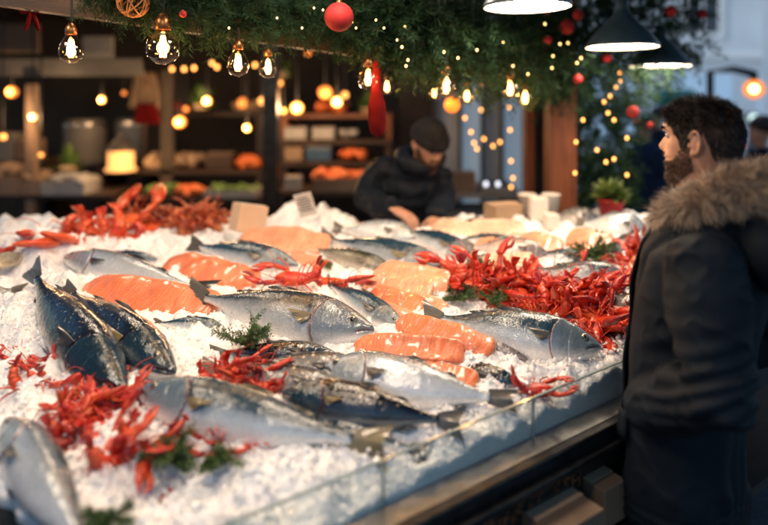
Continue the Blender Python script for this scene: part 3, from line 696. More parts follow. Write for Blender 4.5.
def heap(pool, spots, label, group, s=1.0, tilt=.5, hs=.022):
    "spots: (px, py, rx, ry, n, height) ellipses of the heap"
    for px, py, rx, ry, n, hh in spots:
        for i in range(n):
            a = rng.random() * 6.283; q = math.sqrt(rng.random()) ; dx = math.cos(a) * q; dy = math.sin(a) * q
            lift = hh * (1 - q ** 2) * rng.random() ** .6
            p = P(px + dx * rx, py + dy * ry, hs * .6); p[2] += lift
            pool.put(rng.integers(len(pool.p)), pose(p, rng.random() * 6.283, rng.normal() * tilt, rng.normal() * tilt * 1.3, s * (.85 + .35 * rng.random())), label, group)
def needles(stem, n, ln, wd, spread=1.0, rg=rng, droop=0):
    "thin pointed leaves round a stem polyline -> verts, faces"
    stem = np.asarray(stem, float); t = np.sort(rg.random(n)) ** .9 * (len(stem) - 1.001); i = t.astype(int); f = (t - i)[:, None]
    p = stem[i] * (1 - f) + stem[i + 1] * f; d = stem[i + 1] - stem[i]; d /= np.linalg.norm(d, axis=1)[:, None]
    rv = rg.normal(size=(n, 3)); rv -= d * (rv * d).sum(1)[:, None]; rv /= np.linalg.norm(rv, axis=1)[:, None]
    dr = d * .75 + rv * spread; dr[:, 2] -= droop; dr /= np.linalg.norm(dr, axis=1)[:, None]
    sd = np.cross(dr, rg.normal(size=(n, 3))); sd /= np.linalg.norm(sd, axis=1)[:, None]
    l = ln * (.6 + .6 * rg.random(n))[:, None]; w_ = wd * (.7 + .6 * rg.random(n))[:, None]
    V = np.stack([p, p + dr * l * .4 + sd * w_, p + dr * l, p + dr * l * .4 - sd * w_], 1)
    return V.reshape(-1, 3), (np.arange(n) * 4)[:, None] + np.arange(4)[None]
def herb(label, px, py, h, size, nst=9, dens=90, name='herb_sprig', m='herb', wd=.0011, ln=.014, heading=None):
    r = empty(name, P(px, py, h), label, 'herb'); st = MB(); lv = MB()
    for i in range(nst):
        a = rng.random() * 6.283 if heading is None else heading + rng.normal() * .6
        e = .25 + .75 * rng.random(); L = size * (.6 + .5 * rng.random()); d = np.array([math.cos(a) * math.cos(e), math.sin(a) * math.cos(e), math.sin(e) * .9])
        t = np.linspace(0, 1, 7)[:, None]; pts = d * L * t + np.array([0, 0, -.25 * L]) * t ** 2 + rng.normal(size=3) * .006 * t
        st.tube(pts, np.linspace(.0013, .0005, 7), 5); v, f = needles(pts, dens, ln, wd, 1.0); lv.add(v, f)
        for b in range(5):
            k = rng.integers(1, 6); d2 = nrm(d + rng.normal(size=3) * .7); sp = pts[k] + d2 * L * .35 * np.linspace(0, 1, 4)[:, None]
            v, f = needles(sp, dens // 4, ln * .8, wd, 1.0); lv.add(v, f)
    st.build('stem', M[m], r); lv.build('foliage', M[m], r, smooth=False); return r

# ---------------------------------------------------------------- the fish, one by one
FS('sea_bass', 'large silver sea bass with ochre side fin and open gill, centre of the ice', fl(374, 331, .065), fl(182, 293, .075), .158, 'bass', 58, pec='finy', bend=.012, gill=True)
FS('salmon', 'dark blue-black whole fish leaning diagonally, tail fin raised, above the front left crayfish', fl(124, 392, .055), fl(27, 266, .13), .145, 'dark', 52, 'right', bend=.012, fin='fin', pec='finb', tailspan=.75)
FS('salmon', 'dark blue-black whole fish whose head points at the viewer, right of the diagonal one', fl(174, 374, .06), fl(60, 284, .09), .14, 'dark', 50, 'right', bend=.012, pec='finy', mouth=.1, tailspan=.4)
FS('whole_fish', 'silvery white fish above the long orange fillet at left, dark tail towards it', fl(64, 257, .05), fl(214, 292, .05), .12, 'pale', 52, fin='finb', pec='finb')
FS('whole_fish', 'small blue-grey fish lying behind the sea bass and right of the brown crayfish', fl(298, 266, .05), fl(186, 243, .065), .12, 'blue', 60, pec='fin', bend=.012)
FS('whole_fish', 'slender olive fish behind the red crayfish of the middle', fl(396, 272, .04), fl(304, 246, .05), .085, 'olive', 55)
FS('whole_fish', 'blue-backed fish with white belly and ochre fin in front of the fishmonger', fl(450, 268, .05), fl(316, 236, .055), .13, 'blue', 58, pec='finy', bend=.012)
FS('whole_fish', 'dark-backed pale fish just below the hands of the fishmonger', fl(480, 263, .035), fl(396, 226, .05), .13, 'blue', 45, bend=.012)
FS('whole_fish', 'slim silver fish half hidden behind the head of the sea bass', fl(404, 329, .04), fl(322, 280, .055), .085, 'blue', 55)
FS('whole_fish', 'large blue-backed silver fish at right pointing at the glass, below the crayfish heap', fl(601, 348, .055), fl(418, 314, .07), .138, 'blue', 56, bend=.012, pec='fin')
FS('whole_fish', 'pale slim fish with pinkish belly under the stacked salmon fillets', fl(528, 362, .02), fl(420, 318, .045), .075, 'rose', 50)
FS('whole_fish', 'white-bellied fish under the lowest salmon fillet, tail near the glass guard', fl(322, 368, .05), fl(520, 402, .04), .13, 'pale', 48, bend=.012, pec='fin', tailspan=.6)
FS('mackerel', 'blue-black speckled mackerel near the glass guard, tail against the glass', fl(282, 394, .06), fl(466, 424, .045), .10, 'black', 55, pec='finy', fin='fin')
FS('whole_fish', 'big blurred silver fish in the foreground with ochre fins', fl(138, 390, .07), fl(392, 448, .05), .125, 'blue', 50, bend=.012, pec='finy', fin='finy', mouth=.1)
FS('mackerel', 'glossy black fish whose head lies just below the sprig of dill', fl(336, 354, .03), fl(206, 352, .035), .065, 'black', 50, mouth=.2)
FS('whole_fish', 'grey fish with red gill and open mouth, left of the white-bellied fish', fl(370, 368, .045), fl(214, 372, .02), .085, 'grey', 50, mouth=.5, gill=True)
FS('whole_fish', 'grey spotted fish lying between the foreground silver fish and the mackerel', fl(352, 394, .03), fl(196, 366, .04), .085, 'grey', 45)
FS('whole_fish', 'blurred white-blue fish at the lower left edge of the counter', fl(6, 420, .05), fl(104, 580, .03), .10, 'pale', 50, 'right')
FS('whole_fish', 'silver fish with dark lower jaw at right behind the crayfish heap', fl(634, 284, .04), fl(524, 268, .05), .12, 'blue', 55)
FS('whole_fish', 'pinkish silver fish behind the crayfish heap, middle of the back row', fl(550, 256, .035), fl(462, 246, .045), .12, 'rose', 55)
FS('whole_fish', 'dark grey fish beside the coat of the customer', fl(652, 318, .03), fl(592, 294, .04), .09, 'grey', 50)
FS('whole_fish', 'small dark speckled fish in front of the glass end of the fillets', fl(520, 384, .028), fl(444, 362, .03), .05, 'black', 50)
FS('whole_fish', 'tail half of a grey fish at the left border below the oyster', fl(-80, 296, .05), fl(26, 290, .045), .1, 'grey', 50)
FS('whole_fish', 'fish cut by the left border, highest on the ice', fl(-78, 252, .05), fl(20, 244, .045), .08, 'grey', 50)
FS('whole_fish', 'pale fish at the back beside the red flower pot', fl(650, 232, .04), fl(574, 222, .05), .15, 'pale', 55)
FS('whole_fish', 'grey blurred fish left of the red flower pot', fl(600, 222, .03), fl(546, 216, .04), .13, 'grey', 50)
FS('whole_fish', 'bluish fish lying at the back under the coat collar of the customer', fl(668, 250, .035), fl(600, 240, .045), .13, 'blue', 55)
FS('whole_fish', 'pale fish behind the blue-backed fish, near the right hand of the fishmonger', fl(420, 240, .04), fl(330, 228, .045), .14, 'pale', 50)
FS('whole_fish', 'thin silver fish between the orange fillet and the dill, left of the sea bass belly', fl(226, 330, .02), fl(150, 322, .03), .06, 'blue', 50)
FS('whole_fish', 'pale rosy fish in the row behind the pale pink fillets', fl(430, 262, .03), fl(352, 256, .035), .08, 'rose', 50)
FS('whole_fish', 'dark slim fish under the cream white fillet at the back', fl(520, 244, .03), fl(446, 240, .035), .08, 'blue', 50)
FS('whole_fish', 'silver fish at the back between the hands of the fishmonger and the brown box', fl(506, 232, .03), fl(448, 222, .035), .10, 'blue', 50)
FS('whole_fish', 'pale fish right of the mound of ice, behind the olive fish', fl(376, 252, .03), fl(330, 262, .03), .07, 'pale', 50)
FS('whole_fish', 'rosy fish just behind the scarlet claw', fl(512, 262, .03), fl(450, 268, .035), .08, 'rose', 50)
FS('whole_fish', 'silver fish lying between the herbs at the back and the crayfish beside the customer', fl(628, 250, .03), fl(570, 262, .03), .08, 'blue', 50)
FS('whole_fish', 'thin dark fish under the topmost salmon fillet of the stack', fl(500, 368, .015), fl(430, 366, .02), .05, 'grey', 50)
FS('whole_fish', 'slim silver fish below the lobsters, behind the silvery white fish', fl(160, 262, .015), fl(92, 252, .02), .06, 'blue', 50)
FS('whole_fish', 'silver fish in the front row behind the foreground fish and beside the grey spotted one', fl(300, 380, .02), fl(204, 392, .01), .07, 'blue', 45)
FS('whole_fish', 'small silver fish left of the green herbs at the back', fl(586, 262, .03), fl(530, 254, .035), .08, 'blue', 50)
FS('whole_fish', 'silver fish with dark back under the mackerel tail, near the glass', fl(300, 428, .015), fl(430, 452, .01), .07, 'blue', 45, 'up')
# ---------------------------------------------------------------- fillets
FI = make_fillet
FI('long thick orange salmon fillet in front of the silvery white fish, at left', fl(80, 290, .04), fl(216, 308, .045), .135, .045, 42, seed=1, bow=.05)
FI('orange salmon fillet right of the white fish, left of the small blue-grey fish', fl(166, 262, .035), fl(256, 283, .04), .115, .04, 38, 'salmon', seed=2)
FI('pale orange fillet with a dark end at the back, below the price card', fl(238, 240, .04), fl(328, 246, .05), .15, .06, 35, 'salmonp', seed=3, bow=.1)
FI('upper pale pink fillet of the pile behind the dill, middle', fl(372, 274, .06), fl(450, 284, .05), .12, .045, 40, 'salmonp', seed=4, bow=.09)
FI('middle pale pink fillet of the pile left of the white block', fl(364, 284, .045), fl(432, 296, .045), .11, .045, 42, 'salmonp', seed=5, bow=.09)
FI('lowest orange fillet of the pile left of the white block', fl(366, 298, .03), fl(424, 310, .03), .10, .045, 42, 'salmon', seed=6, bow=.05)
FI('front salmon fillet of the three stacked ones, long and narrow', fl(360, 356, .03), fl(478, 382, .03), .062, .03, 40, seed=7)
FI('middle salmon fillet of the three stacked ones with a folded edge', fl(352, 347, .055), fl(464, 353, .055), .08, .036, 44, seed=8, bow=.1)
FI('topmost salmon fillet of the three stacked ones, slanting to the right', fl(396, 322, .07), fl(494, 350, .055), .08, .034, 42, seed=9, bow=.09)
FI('cream white fillet at the back right of the hands of the fishmonger', fl(468, 232, .04), fl(524, 230, .045), .14, .06, 30, 'whitef', seed=10)
FI('yellowish white fillet in front of the hand of the fishmonger', fl(432, 228, .04), fl(478, 232, .04), .13, .06, 30, 'whitef', seed=11)
FI('peach fillet at the back right, left of the green herbs', fl(516, 244, .045), fl(562, 252, .04), .15, .05, 35, 'salmonp', seed=12)
FI('orange fillet at the back, right behind the green herbs', fl(566, 240, .045), fl(612, 246, .05), .15, .05, 35, 'salmonp', seed=13)
FI('pale fillet between the pink silver fish and the red crayfish heap', fl(482, 268, .045), fl(536, 264, .05), .12, .06, 35, 'whitef', seed=14)
FI('orange fillet among the red crayfish beside the customer', fl(630, 262, .06), fl(664, 272, .06), .12, .04, 35, 'salmonp', seed=15)
FI('small pale fillet at the back left of the brown box', fl(476, 244, .03), fl(512, 250, .03), .09, .035, 35, 'salmonp', seed=17)
FI('thin orange fillet between the small blue-grey fish and the olive fish', fl(286, 258, .03), fl(330, 268, .02), .08, .03, 35, 'salmonp', seed=18)
FI('thin orange fillet peeking out under the long thick one at left', fl(150, 318, .01), fl(214, 322, .015), .06, .025, 35, 'salmon', seed=19)
FI('pale fillet behind the blue-backed silver fish at right', fl(408, 300, .03), fl(446, 312, .03), .07, .03, 38, 'salmonp', seed=20)
FI('thin pink fillet in front of the pile left of the white block', fl(420, 322, .02), fl(350, 300, .02), .05, .03, 35, 'salmonp', seed=16)
# ---------------------------------------------------------------- shellfish
def one(pool, i, px, py, h, yaw, label, pitch=0, rollx=0, s=1.0): pool.put(i, pose(P(px, py, h), R(yaw), pitch, rollx, s), label)
one(CR, 0, 300, 279, .05, 170, 'bright red crayfish with spread legs lying above the sea bass', s=1.35, rollx=-.3)
one(CR, 1, 325, 283, .045, -15, 'bright red crayfish with one curled claw, right one above the sea bass', s=1.25, rollx=-.3)
one(CR, 2, 530, 390, .02, 0, 'small red crayfish lying on ice near the glass joint', s=.9)
heap(CR, [(508, 284, 44, 8, 15, .025), (565, 302, 40, 14, 20, .03), (602, 318, 20, 12, 9, .02), (474, 290, 22, 7, 6, .01)], 'cooked red crayfish in the big heap above the blue-backed silver fish', 'crayfish in the big heap on the right', 1.25, tilt=.25)
heap(CR, [(40, 374, 24, 16, 6, .01), (84, 424, 36, 20, 11, .025), (112, 462, 18, 12, 4, .01), (142, 404, 14, 8, 2, .0)], 'cooked red crayfish in the blurred foreground heap at left', 'crayfish in the foreground heap', .95, tilt=.22, hs=.03)
heap(CR, [(222, 374, 36, 8, 6, .01), (268, 388, 10, 5, 2, .0)], 'red crayfish lying between the dill and the foreground silver fish', 'crayfish in front of the dill', .8, tilt=.2, hs=.055)
heap(CR, [(190, 438, 34, 12, 4, .01), (256, 448, 16, 4, 2, .01)], 'red crayfish with long feelers near the blurred foreground herbs', 'crayfish by the foreground herbs', .9, hs=.03)
heap(CR, [(640, 268, 18, 12, 12, .05)], 'red crayfish in the blurred heap beside the coat of the customer', 'crayfish beside the customer', 1.1)
heap(CR, [(262, 392, 10, 4, 2, .01)], 'small red crayfish tucked behind the mackerel', 'crayfish behind the mackerel', .6, tilt=.3, hs=.06)
heap(LO, [(72, 240, 26, 6, 4, .02), (122, 238, 22, 6, 4, .02)], 'big orange-red lobster in the pile at the upper left of the ice', 'lobsters at the upper left', 1.8, tilt=.2, hs=.035)
heap(BR, [(150, 224, 34, 6, 14, .02), (192, 224, 32, 7, 22, .045)], 'curled orange-brown crayfish in the heap left of the cardboard box', 'brown crayfish heap', 1.05, tilt=.6, hs=.03)
# red pepper-like claw tip over heap
k = MB(); t = np.linspace(0, 1, 14)[:, None]; k.tube(np.array([0, 0, 0]) + t * np.array([-.035, 0, .075]) + np.sin(t * 3.14) * np.array([.014, 0, 0]), .022 * np.sin(np.pi * (t[:, 0] * .82 + .12)) ** .8, 14, flat=.5)
o = k.build('lobster_claw', M['redclaw'] if 'redclaw' in M else M['cray']); o.location = P(478, 275, .03); tag(o, 'single big scarlet claw standing up at the left end of the crayfish heap', 'claw')
# ---------------------------------------------------------------- herbs
herb('sharp green dill sprig lying on the back of the sea bass', 243, 345, .06, .105, 14, 130)
herb('left green dill sprig in front of the crayfish heap', 458, 300, .03, .075, 9, 90)
herb('right green dill sprig in front of the crayfish heap', 494, 303, .04, .08, 9, 90)
herb('small green dill sprig at the top of the crayfish heap', 482, 268, .05, .06, 7, 80)
herb('little green sprig above the red crayfish in the middle', 324, 266, .045, .05, 7, 70)
herb('blurred bunch of green herbs at the back right of the ice', 592, 256, .04, .12, 16, 90, wd=.0025)
herb('blurred dark green sprig in the foreground, nearest to the crayfish heap', 172, 462, .03, .075, 12, 110)
herb('blurred dark green sprig in the foreground, right of its neighbour', 214, 462, .03, .06, 10, 110)
herb('blurred green sprig cut by the lower border of the photo', 112, 520, .03, .06, 9, 100)
# oyster at the left border
k = MB(); th = np.linspace(0, 2 * np.pi, 41)[:-1]
for i, rr in enumerate(np.linspace(.05, 1, 12)): pass
rad = np.linspace(.02, 1, 12)[:, None]; rx = .055 * rad * (1 + .12 * vn(th * 2, rad * 2, 1, 8)); zz = .022 * rad ** 2 + .003 * vn(th[None] * 5, rad * 6, 2, 8)
k.add(np.stack([rx * np.cos(th), rx * np.sin(th) * .75, zz + 0 * rx], -1), gridf(12, 40)); o = k.build('oyster', mat('oyster_shell', (.35, .27, .16), .4, c2=(.6, .5, .34), scale=40, coat=.5)); sd = o.modifiers.new('s', 'SOLIDIFY'); sd.thickness = .004
o.location = P(8, 264, .04); o.rotation_euler = (R(35), 0, 0); tag(o, 'open yellowish oyster shell on ice at the left border', 'oyster')
k = MB(); k.box((0, 0, 0), (.075, .05, .05)); o = k.build('fish_block', M['white'], bevel=.008); o.location = P(430, 305, .025); o.rotation_euler = (0, 0, R(-20)); tag(o, 'white block of fish flesh beside the pink fillets', 'fish block')

MOUNDS += [(312, 226, .19, .085), (125, 250, .12, .02), (25, 262, .2, .05), (30, 330, .12, .03), (570, 372, .1, .02), (405, 222, .25, -.05), (500, 225, .4, .03), (620, 228, .3, .03),
           (330, 440, .10, .015), (60, 300, .1, .03), (200, 330, .06, .02), (45, 262, .12, .07), (80, 300, .10, .05), (600, 370, .1, .015), (490, 400, .08, .01)]
pour_ice()
# ================================================================== CANOPY, LAMPS, GARLAND
def cyl_between(mb, a, b, r, seg=8): mb.tube([a, (np.asarray(a) + np.asarray(b)) / 2, b], r, seg); return mb
ROOF = 2.95
k = MB(); k.box((.3, 2.1, ROOF + .02), (6.2, 3.4, .04)); tag(k.build('canopy_roof', M['wooddk'], smooth=False), 'dark boarded canopy roof over the fish counter', 'canopy')
B1 = A(0, -6, 1.75); B2 = A(400, 54, 2.45); B3 = A(560, 58, 3.15)
k = MB(); bar(k, B1 + np.array([-.5, -.42, .0]) * 0, B2, .05, .07); bar(k, B2, B3, .05, .07)
tag(k.build('canopy_beam', M['wooddk'], smooth=False), 'reddish brown beam that carries the garland and bulbs', 'beam')
k = MB(); bar(k, A(-10, -2, 2.3), A(152, 18, 2.6), .03, .03); tag(k.build('metal_rail', M['white'], smooth=False), 'pale metal rail above the hanging bulbs at upper left', 'rail')
p = A(559, 60, 3.2)
k = MB(); k.box((p[0] + .005, 3.2, ROOF / 2), (.145, .12, ROOF)); tag(k.build('canopy_post', M['woodr'], smooth=False, bevel=.006), 'broad red-brown wooden post at the right end of the canopy', 'post')
p = A(529, 60, 3.5); k = MB(); k.box((p[0], 3.5, ROOF / 2), (.05, .08, ROOF)); tag(k.build('door_post', M['woodo'] if 'woodo' in M else M['woodr'], smooth=False), 'thin orange-brown post left of the broad wooden post', 'post')
p = A(540, 60, 3.7); k = MB(); k.box((p[0] + .01, 3.7, ROOF / 2), (.14, .04, ROOF)); tag(k.build('dark_post', M['gap'], smooth=False), 'dark board between the two wooden posts', 'post')
p = A(271, 60, 3.9); k = MB(); k.box((p[0], 3.9, ROOF / 2), (.095, .095, ROOF)); tag(k.build('dark_pillar', M['frame'], smooth=False, bevel=.005), 'dark blurred pillar behind the price card', 'pillar')

def pendant(c, Rr, label, ):
    r = empty('pendant_lamp', c, label, 'lamp', 'pendant lamps over the counter')
    pr = [(1.0, 0), (1.005, .03), (.97, .10), (.90, .2), (.80, .34), (.66, .50), (.48, .66), (.32, .82), (.21, .97), (.165, 1.12), (.15, 1.3), (.10, 1.36), (.03, 1.38)]
    k = MB(); k.lathe([(a * Rr, b * Rr) for a, b in pr], 48); k.build('shade', M['lampblue'], r)
    k = MB(); k.lathe([(a * Rr * .975 - .001, b * Rr * .97 - .001) for a, b in pr[:9]][::1], 48); k.build('shade_lining', M['inner'], r)
    k = MB(); k.lathe([(.0005, .06 * Rr), (.5 * Rr, .055 * Rr), (.90 * Rr, .05 * Rr)], 40); k.build('diffuser', M['lampglow'], r)
    k = MB(); k.tube([(0, 0, 1.3 * Rr), (0, 0, (ROOF - c[2]) * .6), (0, 0, ROOF - c[2])], .004, 6); k.build('cord', M['gap'], r)
    return r
pendant(A(527, 7, 1.98), .145, 'dark lamp shade cut by the upper border, nearest of the three in view')
pendant(A(622, 47, 2.55), .15, 'dark blue bell-shaped lamp shade in the middle of the row')
pendant(A(660, 66, 3.08), .15, 'dark blue bell-shaped lamp shade farthest to the right')
pendant((-.10, 1.52, 2.32), .15, 'lamp shade above the sea bass, out of the top of the photo')
pendant((-.80, 1.85, 2.36), .15, 'lamp shade above the dark salmon, out of the top of the photo')
pendant((-.10, 2.45, 2.5), .15, 'lamp shade above the pale fillets, out of the top of the photo')
pendant((-.30, .62, 2.38), .15, 'unseen lamp shade added over the near corner of the counter as front fill')  # added out of view as front fill for the fish flanks
pendant((-1.15, 1.15, 2.40), .15, 'unseen lamp shade added over the left edge of the counter as front fill')  # second unseen lamp added to light the flanks from the front
pendant((-1.35, 2.6, 2.5), .15, 'lamp shade above the lobsters, out of the top of the photo')

def bulb(px, py, Y, Rr, kind, label, cordtop=None):
    c = A(px, py, Y); r = empty('hanging_bulb', c, label, 'light bulb', 'clear glass bulbs hanging from the canopy')
    if kind == 'globe': pr = [(.0005, -1), (.35, -.94), (.66, -.75), (.87, -.5), (.98, -.2), (.99, .1), (.9, .45), (.72, .7), (.48, .88), (.34, .98), (.31, 1.08)]; top = 1.05
    else: pr = [(.0005, -1.05), (.35, -1.0), (.68, -.82), (.9, -.52), (1, -.15), (.96, .25), (.82, .65), (.62, 1.0), (.46, 1.25), (.40, 1.4)]; top = 1.38
    k = MB(); k.lathe([(a * Rr, b * Rr) for a, b in pr], 28); k.build('glass', M['bulbglass'], r)
    k = MB(); k.lathe([(.42 * Rr, top * Rr), (.47 * Rr, (top + .05) * Rr), (.47 * Rr, (top + .55) * Rr), (.36 * Rr, (top + .75) * Rr), (.2 * Rr, (top + 1.0) * Rr), (.001, (top + 1.02) * Rr)], 20); k.build('socket', M['brass'], r)
    k = MB()
    for i in range(6):
        a = i / 6 * 6.283; q = .23 * Rr
        k.tube([(q * .4 * math.cos(a), q * .4 * math.sin(a), .75 * Rr), (q * math.cos(a), q * math.sin(a), .1 * Rr), (q * .7 * math.cos(a + .6), q * .7 * math.sin(a + .6), -.55 * Rr)], .042 * Rr, 5)
    k.build('filament', M['filament'], r)
    k = MB(); k.tube([(0, 0, (top + .98) * Rr), (.002, 0, (top + 1.6) * Rr), (0, 0, max((top + 2) * Rr, (cordtop or .2)))], .0035, 6); k.build('cord', M['gap'], r)
    ld = bpy.data.lights.new('bulb_light', 'POINT'); ld.energy = 1.0; ld.color = (1, .55, .22); ld.shadow_soft_size = Rr * .4
    lo = bpy.data.objects.new('bulb_light', ld); COL.objects.link(lo); lo.parent = r; lo.location = (0, 0, 0)
    return r
for px, py, Y, q, kd, lb, ct in [
    (71, 51, 1.6, .031, 'pear', 'clear pear-shaped bulb on a thick black cord at far left', .3),
    (163, 48, 1.68, .047, 'globe', 'round globe bulb, the largest of all', .12),
    (238, 65, 1.8, .033, 'pear', 'pear-shaped bulb third from the left', .1),
    (268, 69, 1.9, .029, 'pear', 'narrow bulb right beside the third one', .16),
    (368, 80, 2.05, .033, 'pear', 'bulb just left of the red velvet stocking', .1),
    (387, 88, 2.3, .026, 'pear', 'small bulb just right of the red velvet stocking', .1),
    (446, 88, 2.2, .036, 'pear', 'bulb above the woollen hat of the fishmonger', .1),
    (434, 94, 2.6, .024, 'pear', 'little bulb left beside the bulb above the woollen hat', .15),
    (467, 97, 2.5, .03, 'pear', 'bulb right beside the orange ball', .15),
    (510, 90, 2.5, .036, 'pear', 'left bulb of the bright pair in front of the window', .12),
    (525, 99, 2.7, .034, 'pear', 'right bulb of the bright pair in front of the window', .12)]:
    bulb(px, py, Y, q, kd, lb, ct)

# garland
GP = [(95, -24, 1.75, .05), (150, -8, 1.75, .07), (200, 2, 1.8, .085), (260, 2, 1.9, .09), (320, 4, 1.98, .08), (370, 16, 2.1, .09), (420, 28, 2.25, .12), (470, 36, 2.5, .17), (520, 46, 2.85, .21), (570, 52, 3.1, .26), (620, 48, 3.3, .36), (668, 8, 3.4, .30)]
def twig_field(mb, pts, rads, count, nl, nw, tw, nn, down=.25, out=1.0):
    pts = np.asarray(pts); rads = np.asarray(rads)
    seg = np.linalg.norm(np.diff(pts, axis=0), axis=1); cs = np.concatenate([[0], np.cumsum(seg)])
    for i in range(count):
        s = rng.random() * cs[-1]; j = min(np.searchsorted(cs, s) - 1, len(seg) - 1); j = max(j, 0); f = (s - cs[j]) / seg[j]
        c = pts[j] * (1 - f) + pts[j + 1] * f; rr = rads[j] * (1 - f) + rads[j + 1] * f; ax = nrm(pts[j + 1] - pts[j])
        d = rng.normal(size=3); d -= ax * ax.dot(d); d = nrm(d); 
        root = c + d * rr * (rng.random() ** .7) * .85
        dr = nrm(d * out + ax * rng.normal() * .8 + np.array([0, 0, -down]) + rng.normal(size=3) * .35)
        L = tw * (.6 + .7 * rng.random()); t = np.linspace(0, 1, 6)[:, None]
        st = root + dr * L * t + np.array([0, 0, -.18 * L]) * t ** 2
        v, fc = needles(st, nn, nl, nw, 1.0); mb.add(v, fc)
g = empty('garland', (0, 0, 0), 'thick green fir garland along the canopy beam and round the lamps', 'garland')
k = MB(); gp = [A(a, b, c) for a, b, c, d in GP]; gr = [d for *_, d in GP]
twig_field(k, gp[:7], gr[:7], 1150, .024, .0012, .085, 62)
twig_field(k, gp[5:], gr[5:], 1900, .034, .0024, .13, 46, .3)
k.build('foliage', M['fir'], g, smooth=False)
k = MB(); k.tube(gp[:8], [r_ * .35 for r_ in gr[:8]], 8); k.build('core', M['fir'], g)
COLP = [(600, 90, 3.35), (600, 130, 3.35), (602, 170, 3.35), (604, 215, 3.35)]
g2 = empty('fir_column', A(602, 215, 3.35) * [1, 1, 0], 'fir branches hanging down beside the broad wooden post', 'garland'); k = MB()
twig_field(k, [A(*q) - A(602, 215, 3.35) * [1, 1, 0] for q in COLP], [.24, .17, .15, .12], 520, .034, .0024, .13, 46, .5); k.build('foliage', M['fir'], g2, smooth=False)
# light string in the garland: tiny bulbs
def light_string(label, pts, Y, rad, m='fairy', wire=True, jit=0):
    P3 = [A(a, b, (Y if not callable(Y) else Y(a))) for a, b in pts]; r = empty('light_string', P3[0], label, 'string lights'); o = P3[0]
    for q in P3: 
        k = MB(); k.ell(q - o, (rad, rad, rad * 1.2), 6, 8); k.build('bulb', M[m], r)
    if wire and len(P3) > 1:
        k = MB(); k.tube([q - o + np.array([0, 0, rad * 1.3]) for q in P3], .0025, 5); k.build('wire', M['gap'], r)
    return r
gy = lambda x: float(np.interp(x, [100, 260, 370, 470, 570, 700], [1.62, 1.74, 1.92, 2.2, 2.68, 2.9]))
light_string('tiny warm lights wound into the left half of the garland', [(229, 28), (277, 18), (302, 28), (314, 8), (323, 10), (352, 22), (356, 28), (376, 20), (384, 28), (397, 40)], gy, .0032, 'fairyn', False)
light_string('tiny warm lights wound into the right half of the garland', [(405, 27), (402, 47), (408, 60), (406, 66), (444, 52), (458, 58), (477, 50), (503, 42), (513, 66), (528, 74), (545, 24), (552, 68), (560, 44), (553, 56), (581, 58), (568, 43), (577, 63)], gy, .0042, 'fairyn', False)
light_string('warm lights running down the fir branches beside the post', [(620, 73), (620, 81), (616, 87), (610, 96), (604, 102), (608, 113), (583, 120), (614, 120), (576, 142), (627, 138), (606, 162), (614, 159), (575, 173), (627, 175), (597, 150)], 3.05, .0075, 'fairy', False)
light_string('curtain of warm lights in front of the window behind the fishmonger', [(467, 72), (483, 83), (481, 110), (465, 118), (471, 132), (484, 139), (493, 146), (500, 142), (510, 130), (509, 107), (474, 143), (477, 149), (511, 161), (513, 178), (511, 187), (537, 106), (547, 110)], 3.9, .0095, 'fairy', False)
# baubles and ornaments
def bauble(px, py, Y, rr, label, m='redb'):
    c = A(px, py, Y); r = empty('bauble', c, label, 'bauble', 'baubles in the garland'); k = MB(); k.ell((0, 0, 0), (rr, rr, rr), 16, 24); k.build('ball', M[m], r)
    k = MB(); k.lathe([(rr * .2, rr * .95), (rr * .2, rr * 1.15), (.001, rr * 1.16)], 10); k.build('cap', M['brass'], r)
for a in [(339, 17, 1.80, .044, 'big velvety red ball in the left garland'), (567, 27, 2.62, .032, 'larger red ball above the broad wooden post'), (578, 15, 2.68, .024, 'smaller red ball beside the larger one above the post'),
          (607, 58, 2.85, .022, 'red ball between the lamp shades and the wooden post'), (671, 11, 2.95, .027, 'red ball at the right end of the garland'), (702, 14, 3.1, .024, 'dim red ball at the outermost right tip of the garland'),
          (633, 112, 3.0, .03, 'dark red ball below the right lamp shade'), (183, 14, 1.66, .010, 'tiny red berry ball right of the wicker ball'), (548, 40, 2.55, .018, 'small dark red ball left of the larger one'), (578, 79, 2.7, .02, 'small orange-red ball over the post top'), (650, 125, 3.1, .015, 'little red ball at the edge of the fir branches')]: bauble(*a)
# wicker ball
r = empty('wicker_ball', A(133, 2, 1.66), 'woven orange-brown wicker ball at the top border', 'ornament'); k = MB(); th = np.linspace(0, 6.283, 33)
for i in range(11):
    Rm = rotm(rng.random() * 3.1, rng.random() * 3.1, rng.random() * 3.1); k.tube(np.stack([np.cos(th), np.sin(th), 0 * th], 1) @ Rm.T * .042, .002, 5, cap=False)
k.build('weave', mat('wicker', (.30, .12, .04), .6, c2=(.45, .2, .07), scale=60), r)
# red stocking
r = empty('red_stocking', A(377, 60, 2.1), 'long red velvet stocking hanging between two bulbs', 'ornament'); k = MB(); z = np.linspace(.0, -.27, 26)
wdt = np.interp(z, [-.27, -.264, -.25, -.22, -.16, -.13, -.10, 0], [.004, .018, .027, .032, .031, .024, .018, .014]); k.tube(np.stack([.002 * np.sin(z * 18), 0 * z, z], 1), wdt, 16, flat=.5, up=(0, 1, 0)); k.build('velvet', M['redv'], r)
k = MB(); k.tube([(0, 0, -.01), (.0, 0, .06), (0, 0, .12)], .003, 6); k.build('ribbon', M['redv'], r)
r = empty('ribbon_bow', A(32, 10, 1.9), 'dark red bow hanging at the upper left corner', 'bow'); k = MB()
for s in (1, -1): k.ell((s * .02, 0, .005), (.024, .008, .016), 8, 12, rotm(0, s * .5, 0)); k.ell((s * .012, 0, -.035), (.008, .004, .034), 8, 10, rotm(0, s * -.3, 0))
k.build('loops', M['redv'], r)
